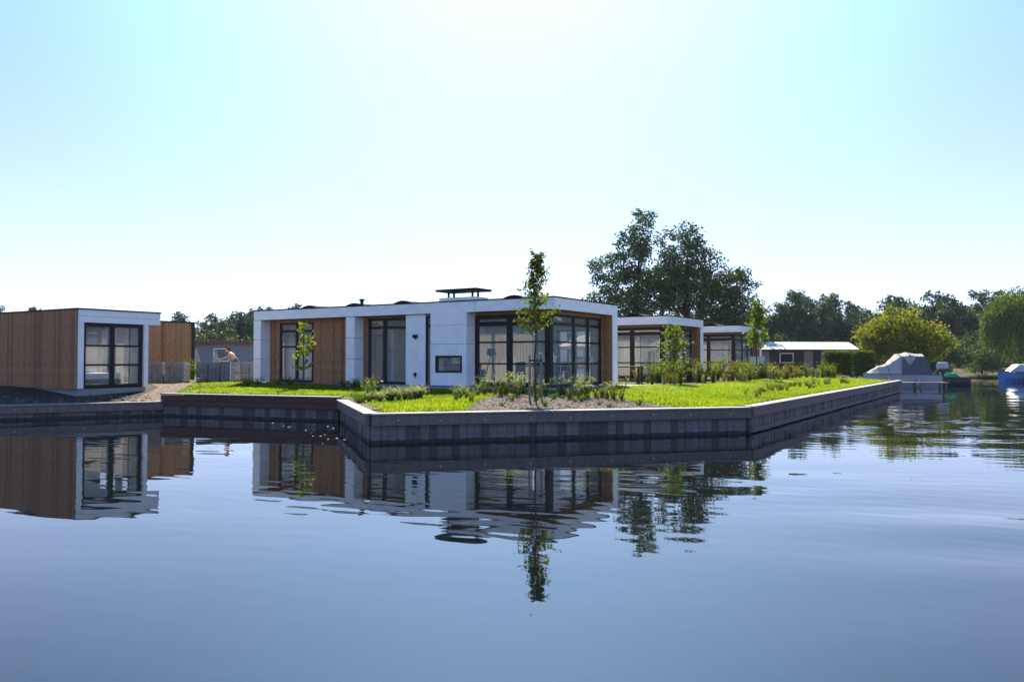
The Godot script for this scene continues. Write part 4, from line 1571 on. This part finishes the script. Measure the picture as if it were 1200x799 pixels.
	loft(b, [[Vector3(0.7, 0.8, 0.55), Vector3(0.75, 0.82, 0.0), Vector3(0.7, 0.8, -0.55)], [Vector3(1.5, 1.5, 0.7), Vector3(1.5, 1.56, 0.0), Vector3(1.5, 1.5, -0.7)], [Vector3(2.8, 1.55, 0.75), Vector3(2.8, 1.6, 0), Vector3(2.8, 1.55, -0.75)], [Vector3(4.4, 0.8, 0.8), Vector3(4.4, 0.82, 0), Vector3(4.4, 0.8, -0.8)]])
	part("canopy", b, M.hull, bb)
	b = MB.new()
	for s in [1.0, -1.0]:
		b.quad(Vector3(0.75, 0.78, 0.56 * s), Vector3(4.35, 0.78, 0.8 * s), Vector3(2.8, 1.54, 0.755 * s), Vector3(1.5, 1.49, 0.705 * s))
	part("side_screen", b, mat("screen_film", lin(0.30, 0.42, 0.55), 0.25), bb)
	rowing_boat("white_boat", "small white open boat in front of the blue motor boat", Vector3(44.5, 0, -69.5), -5.0, 3.2, 0.7, 0.62, "hull")
	var jet := thing("jetty", "low dark plank jetty at the end of the long quay", "jetty", Vector3(23.6, 0, -55.0), -3.0)
	for i in 30:
		b = MB.new()
		b.box(i * 0.2, i * 0.2 + 0.185, 0.36, 0.41, -0.55, 0.55)
		part("plank", b, M.quay_beam, jet)
	for x in [0.3, 2.2, 4.1, 5.8]:
		for z in [-0.45, 0.45]:
			b = MB.new()
			b.tube([Vector3(x, -0.8, z), Vector3(x, 0.358, z)], [0.07, 0.07], 8)
			part("post", b, M.quay_beam, jet)

	plants(lawn)

func plants(lawn: PackedVector2Array) -> void:
	var r := rng_of(1234)
	# ---------------- young trees
	var yellowish := [Color(0.24, 0.26, 0.03), Color(0.17, 0.20, 0.025), Color(0.30, 0.26, 0.03)]
	var fresh := [Color(0.11, 0.16, 0.025), Color(0.14, 0.19, 0.025), Color(0.085, 0.13, 0.025), Color(0.19, 0.20, 0.03)]
	sapling("young_tree", "slender staked young tree in the soil bed before the corner window", at_ground(0.66, 22.7), 4.15, 0.44, 0.68, 1500, 0.09, fresh + [Color(0.2, 0.1, 0.015)], 11, 2)
	sapling("young_tree", "thin sparse young tree with yellow leaves before the timber bay", at_ground(-7.95, 30.6), 2.5, 0.22, 0.75, 240, 0.14, yellowish, 12, 0)
	sapling("young_tree", "bushy yellow green young tree before the second white chalet", at_ground(6.65, 33.0), 2.35, 0.2, 0.95, 900, 0.11, fresh + yellowish, 13, 0)
	sapling("young_tree", "tall narrow young tree beside the grey cabinet", at_ground(12.6, 41.3), 4.0, 0.38, 0.85, 1100, 0.14, fresh + yellowish, 14, 0)

	# ---------------- big trees
	var dark := [Color(0.075, 0.11, 0.04), Color(0.095, 0.13, 0.042), Color(0.06, 0.09, 0.042), Color(0.13, 0.15, 0.045)]
	tree("tall_tree", "tallest broad dark tree behind the white chalets, with a spreading left limb", Vector3(12.0, 0.9, -78.0), 15.6, 0.34, [[Vector3(0.6, 12.2, 0), Vector3(2.5, 3.4, 2.6)], [Vector3(-2.4, 9.3, 0.5), Vector3(2.2, 2.0, 2.2)], [Vector3(-2.6, 6.2, -0.6), Vector3(2.6, 1.9, 2.4)], [Vector3(0.8, 7.2, 0), Vector3(2.6, 3.4, 2.8)], [Vector3(2.7, 8.8, 0.3), Vector3(1.7, 2.6, 2.2)], [Vector3(0.3, 3.6, 0), Vector3(3.2, 2.2, 2.8)]], 290, 58, 0.44, 0.29, dark, 21, "leaf_far", "", 0.22)
	tree("tall_tree", "dark rounded tall tree whose crown shows gaps of sky, second in the clump", Vector3(17.0, 0.9, -79.0), 15.0, 0.32, [[Vector3(0, 11.8, 0), Vector3(2.6, 3.2, 2.6)], [Vector3(0.9, 8.0, 0), Vector3(2.6, 2.8, 2.6)], [Vector3(-1.4, 6.6, 0), Vector3(1.8, 2.8, 2.4)], [Vector3(2.4, 9.4, 0), Vector3(1.8, 2.6, 2.0)], [Vector3(-2.0, 9.5, 0.4), Vector3(1.6, 2.4, 2.0)], [Vector3(0.2, 3.4, 0), Vector3(3.2, 2.2, 2.6)]], 270, 56, 0.44, 0.29, dark, 22, "leaf_far", "", 0.22)
	tree("tall_tree", "shorter dark tree with a sloping crown at the edge of the tall clump", Vector3(21.6, 0.9, -78.0), 10.4, 0.26, [[Vector3(0.2, 7.6, 0), Vector3(2.0, 2.7, 2.2)], [Vector3(-1.7, 6.6, 0.2), Vector3(1.5, 2.2, 1.8)], [Vector3(-0.3, 4.2, 0), Vector3(2.6, 2.6, 2.4)]], 175, 56, 0.43, 0.29, dark, 23, "leaf_far", "", 0.22)
	var gold := [Color(0.25, 0.23, 0.02), Color(0.18, 0.205, 0.022), Color(0.13, 0.16, 0.022), Color(0.25, 0.15, 0.016)]
	tree("golden_tree", "spreading yellow and orange leaved tree behind the covered boat", Vector3(33.2, 0.6, -68.5), 5.7, 0.22, [[Vector3(0, 4.2, 0), Vector3(2.9, 1.5, 2.6)], [Vector3(-2.3, 3.1, 0.4), Vector3(2.0, 1.4, 2.0)], [Vector3(2.4, 2.9, 0.4), Vector3(2.0, 1.4, 2.0)], [Vector3(0, 2.2, 0.8), Vector3(3.4, 1.3, 2.2)]], 270, 44, 0.40, 0.25, gold, 24, "leaf", "", 0.2)

	# willow: long hanging strands
	var wl := thing("willow_tree", "pale green weeping willow hanging over the far canal bank", "tree", Vector3(59.0, 0.5, -91.0))
	var wood := MB.new()
	wood.tube([Vector3(0, -0.3, 0), Vector3(0.1, 2.5, 0), Vector3(-0.1, 5, 0), Vector3(0.1, 8, 0)], [0.34, 0.3, 0.24, 0.1], 9)
	var lv := MB.new()
	var wcol := [Color(0.10, 0.125, 0.035), Color(0.075, 0.10, 0.035), Color(0.14, 0.155, 0.04), Color(0.055, 0.08, 0.035)]
	for k in 620:
		var a := r.randf() * TAU
		var q := pow(r.randf(), 0.36)
		var x := cos(a) * q * 5.0
		var z := sin(a) * q * 4.6
		var y := 9.7 - 3.2 * q * q * q + r.randf_range(-0.8, 0.5)
		var len_ := r.randf_range(2.5, 8.0) * (0.35 + 0.65 * q)
		len_ = minf(len_, y - r.randf_range(0.4, 1.6))
		if k % 20 == 0:
			wood.tube([Vector3(0, r.randf_range(3.0, 7.0), 0), Vector3(x * 0.6, y - 0.4, z * 0.6), Vector3(x, y, z)], [0.14, 0.08, 0.03], 5, Color.WHITE, false)
		var steps := int(len_ / 0.15)
		for i in steps:
			var p := Vector3(x, y - i * 0.15, z) + Vector3(r.randfn(), r.randfn() * 0.3, r.randfn()) * 0.16
			var dir := (Vector3.DOWN + ball(r) * 0.7).normalized()
			var c: Color = wcol[r.randi() % 4] * r.randf_range(0.75, 1.25)
			lv.leaf(p, dir, dir.cross(ball(r)).normalized(), r.randf_range(0.3, 0.5), 0.13, c)
	part("trunk", wood, M.bark, wl)
	part("crown", lv, M.leaf, wl)

	# ---------------- the wood line behind
	var far := [Color(0.075, 0.11, 0.055), Color(0.095, 0.13, 0.057), Color(0.115, 0.145, 0.055), Color(0.065, 0.095, 0.055)]
	var gname := "trees of the wood behind the park"
	var wood_label := "dark tree of the wood behind the long shed"
	var pa := tree("wood_tree", wood_label, Vector3(39.5, 0.9, -118.0), 9.6, 0.22, [[Vector3(0, 6.2, 0), Vector3(1.9, 3.2, 1.9)], [Vector3(0.4, 3.2, 0), Vector3(2.5, 2.4, 2.2)]], 140, 44, 0.40, 0.38, far, 31, "leaf_far", gname, 0.15)
	var pb := tree("wood_tree", wood_label, Vector3(45.4, 0.9, -117.0), 9.6, 0.22, [[Vector3(0.3, 6.6, 0), Vector3(1.5, 2.9, 1.5)], [Vector3(-0.9, 4.6, 0), Vector3(1.6, 2.2, 1.7)], [Vector3(0.2, 2.8, 0), Vector3(2.4, 2.2, 2.2)]], 140, 44, 0.40, 0.38, far, 32, "leaf_far", gname, 0.15)
	var pc := tree("wood_tree", wood_label, Vector3(51.0, 0.9, -116.0), 9.0, 0.24, [[Vector3(-0.8, 5.6, 0), Vector3(2.4, 2.6, 2.2)], [Vector3(1.5, 4.6, 0), Vector3(2.1, 2.4, 2.0)], [Vector3(0, 2.6, 0), Vector3(3.2, 2.0, 2.6)]], 170, 44, 0.42, 0.38, far, 33, "leaf_far", gname, 0.15)
	var protos := [pa, pb, pc]
	# x, distance, height
	var spots := [[-72.0, 112.0, 8.6], [-64.5, 108.0, 8.2], [-59.0, 110.0, 8.9], [-53.5, 112.0, 7.2], [-48.5, 116.0, 7.4], [-45.2, 112.0, 6.4], [-42.5, 118.0, 7.3], [-40.4, 113.0, 6.9], [-38.0, 118.0, 7.9], [-35.2, 114.0, 8.6], [-32.0, 118.0, 9.4], [-27.5, 116.0, 9.2], [-50.0, 121.0, 8.4], [-47.0, 119.0, 8.0], [-46.0, 123.0, 8.2], [-44.0, 121.0, 8.0], [-43.2, 125.0, 8.6], [-41.4, 122.0, 8.4], [-39.3, 121.0, 8.8], [-37.2, 123.0, 9.2], [-36.0, 120.0, 9.0], [29.0, 123.0, 9.6], [33.0, 125.0, 9.8], [36.0, 118.0, 9.2], [40.5, 125.0, 10.8], [44.0, 124.0, 11.4], [46.8, 125.0, 11.0], [50.0, 126.0, 11.4], [52.6, 124.0, 10.2], [55.6, 127.0, 11.0], [58.8, 125.0, 11.2], [62.4, 126.0, 11.6], [66.0, 125.0, 11.8], [69.4, 126.0, 11.8], [73.0, 125.0, 12.0], [77.0, 126.0, 12.0], [82.0, 124.0, 12.0], [-22.5, 117.0, 8.8], [10.5, 116.0, 10.2], [14.0, 120.0, 9.6], [20.0, 118.0, 9.0], [26.0, 117.0, 8.0], [31.0, 118.0, 8.4], [34.5, 116.0, 9.0], [37.0, 122.0, 8.6], [42.3, 120.0, 11.6], [48.2, 121.0, 11.2], [54.0, 122.0, 9.6], [57.0, 118.0, 10.4], [60.5, 121.0, 11.2], [64.0, 117.0, 10.6], [67.5, 120.0, 11.4], [71.0, 117.0, 10.8], [75.0, 121.0, 11.0], [79.5, 118.0, 11.6], [84.5, 116.0, 11.2], [90.0, 114.0, 11.6]]
	for i in spots.size():
		var s: Array = spots[i]
		var wl2 := wood_label
		var ang: float = s[0] / s[1]
		if ang < -0.46:
			wl2 = "dark tree top showing above the timber chalet's roof"
		elif ang < -0.31:
			wl2 = "dark tree of the wood behind the red edged bungalow"
		elif ang < 0.05:
			wl2 = "dark tree showing just above the long chalet's roof"
		elif ang < 0.28:
			wl2 = "dark tree of the wood behind the tall tree clump"
		elif ang < 0.43:
			wl2 = "dark tree of the wood behind the long shed"
		elif ang < 0.57:
			wl2 = "dark tree of the wood behind the golden tree"
		else:
			wl2 = "dark tree of the wood behind the willow"
		copy_of(protos[(i * 7 + i / 3) % 3], wl2, Vector3(s[0], 0.9, -s[1]), r.randf() * 360.0, s[2] / 9.6, gname)
	var low := "dark bush on the far canal bank between the golden tree and the willow"
	var bush := tree("bank_bush", low, Vector3(40.6, 0.5, -77.5), 3.4, 0.09, [[Vector3(0, 1.9, 0), Vector3(1.5, 1.4, 1.3)], [Vector3(-1.2, 1.2, 0), Vector3(1.4, 1.1, 1.2)], [Vector3(0.2, 0.7, 0.5), Vector3(1.8, 0.7, 1.2)]], 90, 40, 0.3, 0.2, dark, 41, "leaf_far", "bushes on the far bank", 0.1)
	for q in [[36.6, 75.5, 0.85], [38.6, 79.0, 0.9], [43.0, 99.5, 1.1], [46.0, 101.0, 1.3], [51.0, 87.0, 1.0], [54.0, 100.0, 1.5], [61.0, 84.0, 1.0], [33.0, 69.8, 0.55], [29.0, 67.5, 0.5]]:
		copy_of(bush, "dark bush on the far canal bank by the water's edge", Vector3(q[0], 0.4, -q[1]), r.randf() * 360.0, q[2], "bushes on the far bank")

	for i in 52:
		var f := i / 51.0
		var ux := lerpf(-80.0, -14.0, f / 0.42) if f < 0.42 else lerpf(2.0, 100.0, (f - 0.42) / 0.58)
		copy_of(bush, "dense undergrowth bush at the foot of the distant wood", Vector3(ux + r.randf_range(-1, 1), 0.6, -(106.0 + r.randf_range(0, 6))), r.randf() * 360.0, r.randf_range(1.1, 1.7), "undergrowth of the distant wood")
	for i in 16:      # the wood goes on along the canal, beside and behind the view: windows mirror it
		copy_of(protos[i % 3], "tree of the wood farther along the canal, mirrored in the side windows", Vector3(88.0 + i * 6.0, 0.9, -(112.0 - i * 3.4) + r.randf_range(-3, 3)), r.randf() * 360.0, r.randf_range(1.2, 1.5), "trees mirrored in the side windows")
	for i in 16:
		copy_of(protos[(i + 1) % 3], "tree on the opposite bank, mirrored in the front windows", Vector3(-70.0 + r.randf_range(-4, 4), 0.5, 60.0 - i * 5.0), r.randf() * 360.0, r.randf_range(1.2, 1.5), "trees mirrored in the front windows")

	# ---------------- hedge by the shed
	for q in [[25.4, 62.5, 1.75, "clipped green hedge block before the pale corrugated fascia"], [27.45, 62.7, 1.35, "shorter clipped hedge block next to the covered boat's bow"]]:
		var h := thing("hedge", q[3], "hedge", Vector3(q[0], 0.85, -q[1]), 0.0, "clipped hedge blocks")
		var hb := MB.new()
		var hw: float = q[2] / 2 * 1.0
		for k in 2600:
			var f := r.randi() % 5
			var p := Vector3(r.randf_range(-hw, hw), r.randf_range(0.0, 1.72), r.randf_range(-0.5, 0.5))
			if f == 0:
				p.x = hw
			elif f == 1:
				p.x = -hw
			elif f == 2:
				p.y = 1.72
			else:
				p.z = 0.5
			p += ball(r) * 0.06
			var dir := ball(r)
			var c: Color = fresh[r.randi() % 3] * r.randf_range(0.6, 1.0)
			hb.leaf(p, dir, dir.cross(ball(r)).normalized(), 0.12, 0.08, c)
		part("foliage", hb, M.leaf, h)
		hb = MB.new()
		hb.box(-hw + 0.06, hw - 0.06, -0.1, 1.62, -0.42, 0.42, Color(0.35, 0.4, 0.3))
		part("branches", hb, M.bark, h)

	# ---------------- grass: short blades over the lawn
	var clump := MB.new()
	var gr := rng_of(9)
	for i in 7:
		var a := gr.randf() * TAU
		var o := Vector3(gr.randf_range(-0.05, 0.05), 0, gr.randf_range(-0.05, 0.05))
		var ac := Vector3(cos(a), 0, sin(a)) * 0.008
		var tip := o + Vector3(gr.randf_range(-0.03, 0.03), gr.randf_range(0.035, 0.075), gr.randf_range(-0.03, 0.03))
		var nn := (tip - o).cross(ac).normalized()
		nn = (Vector3.UP * 2.5 + nn * 0.6).normalized()
		clump.tri(o - ac, o + ac, tip, nn, nn, nn, Color.WHITE)
	var mm := MultiMesh.new()
	mm.transform_format = MultiMesh.TRANSFORM_3D
	mm.use_colors = true
	mm.mesh = clump.mesh(M.grass)
	var pts := scatter(lawn, 62000, 99)
	mm.instance_count = pts.size()
	var gn := FastNoiseLite.new()
	gn.seed = 4
	gn.frequency = 0.35
	for i in pts.size():
		var p: Vector2 = pts[i]
		var s := gr.randf_range(0.7, 1.3)
		mm.set_instance_transform(i, Transform3D(Basis(Vector3.UP, gr.randf() * TAU).scaled(Vector3(s, s * gr.randf_range(0.7, 1.3), s)), at_ground(p.x, p.y, 0.01)))
		var k := gn.get_noise_2d(p.x, p.y)
		var dull := smoothstep(0.0, 0.5, gn.get_noise_2d(p.x * 0.45 + 40.0, p.y * 0.45))
		var c := Color(0.24, 0.36, 0.008).lerp(Color(0.33, 0.40, 0.010), clampf(0.5 + k * 1.4, 0, 1)).lerp(Color(0.20, 0.22, 0.03), dull * 0.8) * gr.randf_range(0.6, 1.3)
		mm.set_instance_color(i, c)
	var gi := MultiMeshInstance3D.new()
	gi.name = "grass"
	gi.multimesh = mm
	add_child(gi)
	tag(gi, "short bright green grass of the lawn behind the quay", "grass")
	gi.set_meta("kind", "stuff")

	# ---------------- loose soil, rubble and floating leaves
	stones("soil_clods", "crumbly clods and small stones lying on the soil bed", pv([-1.3, 19.2, -0.9, 22.0, -0.4, 24.0, 1.4, 24.2, 3.1, 23.0, 4.4, 20.8]), 1500, 0.045, [Color(0.19, 0.15, 0.12), Color(0.12, 0.095, 0.075), Color(0.25, 0.21, 0.17)], 71)
	stones("rubble", "dark stones and rubble on the bare ground before the timber chalet", pv([-24.0, 21.6, -12.3, 27.9, -13.4, 29.5, -22.0, 26.0]), 700, 0.07, [Color(0.09, 0.08, 0.075), Color(0.14, 0.12, 0.11), Color(0.06, 0.052, 0.048)], 72)
	var fl := MB.new()
	fl.leaf(Vector3.ZERO, Vector3(1, 0, 0), Vector3(0, 0, 1), 0.08, 0.05, Color.WHITE)
	var fm := MultiMesh.new()
	fm.transform_format = MultiMesh.TRANSFORM_3D
	fm.use_colors = true
	fm.mesh = fl.mesh(M.leaf)
	var fpts := scatter(pv([-11.0, 26.9, -5.5, 24.7, -3.5, 18.3, -4.2, 17.9, -6.5, 22.9, -11.0, 26.2]), 36, 73)
	fm.instance_count = fpts.size()
	for i in fpts.size():
		var q: Vector2 = fpts[i]
		fm.set_instance_transform(i, Transform3D(Basis(Vector3.UP, gr.randf() * TAU).scaled(Vector3.ONE * gr.randf_range(0.5, 1.2)), Vector3(q.x, 0.006, -q.y)))
		fm.set_instance_color(i, [Color(0.14, 0.11, 0.06), Color(0.10, 0.10, 0.04), Color(0.2, 0.18, 0.13)][i % 3])
	var fi := MultiMeshInstance3D.new()
	fi.name = "floating_leaves"
	fi.multimesh = fm
	add_child(fi)
	tag(fi, "fallen leaves floating in the corner between the two quays", "leaves")
	fi.set_meta("kind", "stuff")

	# ---------------- garden plants
	var grey := [Color(0.21, 0.23, 0.11), Color(0.26, 0.26, 0.15), Color(0.15, 0.18, 0.07)]
	var straw := [Color(0.34, 0.30, 0.17), Color(0.26, 0.25, 0.11)]
	var warm := [Color(0.32, 0.16, 0.05), Color(0.26, 0.19, 0.04), Color(0.16, 0.17, 0.035)]
	var kinds := {
		"wispy": shrub_mesh(rng_of(51), 0.55, 0.30, 15, 6, 0.05, grey, [Color(0.45, 0.43, 0.33), Color(0.36, 0.35, 0.24)], 0.034),
		"tuft": tuft_mesh(rng_of(52), 0.42, 0.22, 70, fresh + straw),
		"yellow": shrub_mesh(rng_of(53), 0.75, 0.3, 15, 13, 0.09, yellowish + fresh, [Color(0.3, 0.24, 0.02)], 0.03),
		"warm": shrub_mesh(rng_of(54), 0.7, 0.24, 14, 12, 0.08, warm, [Color(0.24, 0.09, 0.02)], 0.03),
		"low": shrub_mesh(rng_of(55), 0.3, 0.3, 22, 9, 0.055, fresh, [Color(0.17, 0.17, 0.1)], 0.02),
		"lavender": shrub_mesh(rng_of(56), 0.36, 0.28, 34, 4, 0.04, grey, [Color(0.40, 0.35, 0.36), Color(0.44, 0.41, 0.36)], 0.034),
		"dry": tuft_mesh(rng_of(57), 0.8, 0.3, 60, straw, 0.012),
	}
	var words := {
		"wispy": ["wispy_plant", "wispy pale plant"],
		"tuft": ["grass_tuft", "upright grass tuft"],
		"yellow": ["yellow_shrub", "yellow green shrub"],
		"warm": ["russet_shrub", "russet shrub"],
		"low": ["low_plant", "low green plant"],
		"lavender": ["lavender", "pale lavender clump"],
		"dry": ["dry_grass", "dry straw coloured grass"],
	}
	var sets: Array = []      # kind, x, distance, size
	for k in 28:
		var f := k / 27.0
		sets.append(["wispy", lerpf(-0.9, 3.2, f) + r.randf_range(-0.25, 0.25), lerpf(24.2, 23.4, f) + r.randf_range(-0.6, 0.5) - 0.8 * pow(f, 3.0), r.randf_range(0.5, 1.15)])
	for k in 12:
		sets.append(["low", r.randf_range(-1.2, 3.6), r.randf_range(20.3, 23.0), r.randf_range(0.35, 0.7)])
	for k in 7:
		sets.append(["tuft", r.randf_range(-0.6, 3.0), r.randf_range(22.8, 24.4), r.randf_range(0.7, 1.2)])
	for k in 9:
		sets.append(["wispy", -1.3 + r.randf_range(-0.3, 0.3), r.randf_range(21.5, 24.0), r.randf_range(0.5, 0.8)])
	sets.append(["yellow", -4.25, 24.3, 0.95])
	sets.append(["yellow", -4.45, 24.5, 0.75])
	for k in 13:
		sets.append(["lavender", -4.0 + k * 0.11 + r.randf_range(-0.1, 0.1), 23.0 + k * 0.1 + r.randf_range(-0.5, 0.4), r.randf_range(0.7, 1.1)])
	for k in 5:
		sets.append(["low", r.randf_range(-4.7, -4.0), r.randf_range(22.8, 24.5), r.randf_range(0.7, 1.1)])
	for q in [[-11.0, 32.4], [-9.5, 31.6], [-9.0, 31.4], [-6.6, 29.9], [-6.2, 29.8], [-5.9, 29.5], [-10.6, 32.4]]:
		sets.append(["low", q[0] + 0.3, q[1], 1.1])
	sets.append(["yellow", -16.0, 40.2, 1.3])
	for q in scatter(pv([4.6, 31.5, 7.2, 33.0, 10.5, 38.0, 14.5, 44.5, 12.5, 44.0, 8.5, 37.5, 5.2, 34.5]), 72, 61):
		sets.append([["yellow", "warm", "yellow", "dry", "tuft"][r.randi() % 5], q.x, q.y, r.randf_range(0.75, 1.4)])
	for q in scatter(pv([10.5, 37.0, 14.0, 41.5, 18.5, 47.0, 21.0, 49.5, 19.0, 52.0, 15.0, 46.5, 11.5, 40.5]), 95, 62):
		sets.append([["yellow", "warm", "dry", "tuft", "low", "wispy"][r.randi() % 6], q.x, q.y, r.randf_range(0.7, 1.35)])
	for q in scatter(pv([6.6, 23.0, 9.0, 27.5, 13.0, 34.0, 17.5, 41.0, 15.5, 40.5, 8.0, 28.0]), 40, 63):
		sets.append([["tuft", "low", "wispy"][r.randi() % 3], q.x, q.y, r.randf_range(0.5, 0.85)])
	for s in sets:
		var w: Array = words[s[0]]
		var o := put(w[0], kinds[s[0]], self)
		var place := "in the flower bed before the second and third white chalets"
		if s[1] < -12.0:
			place = "between the paving stone bundles"
		elif s[1] < -5.4:
			place = "at the foot of the long chalet's timber bays"
		elif s[1] < -2.2:
			place = "at the blunt corner of the lawn"
		elif s[1] < 3.9 and s[2] < 25.2:
			place = "in the soil bed before the corner windows" if s[2] > 22.4 else "on the bare soil near the front quay"
		elif Geometry2D.is_point_in_polygon(Vector2(s[1], s[2]), pv([6.4, 22.8, 9.2, 27.4, 13.2, 33.9, 17.8, 41.2, 15.3, 40.7, 7.8, 28.2])):
			place = "on the lawn along the canal quay"
		elif s[1] > 10.8 and s[2] > 37.0:
			place = "in the flower bed between the grey cabinet and the covered boat"
		tag(o, "%s %s" % [w[1], place], "plant", "%s %s" % [String(w[0]).replace("_", " "), place])
		o.position = at_ground(s[1], s[2], 0.005)
		o.rotation.y = r.randf() * TAU
		o.scale = Vector3.ONE * s[3]
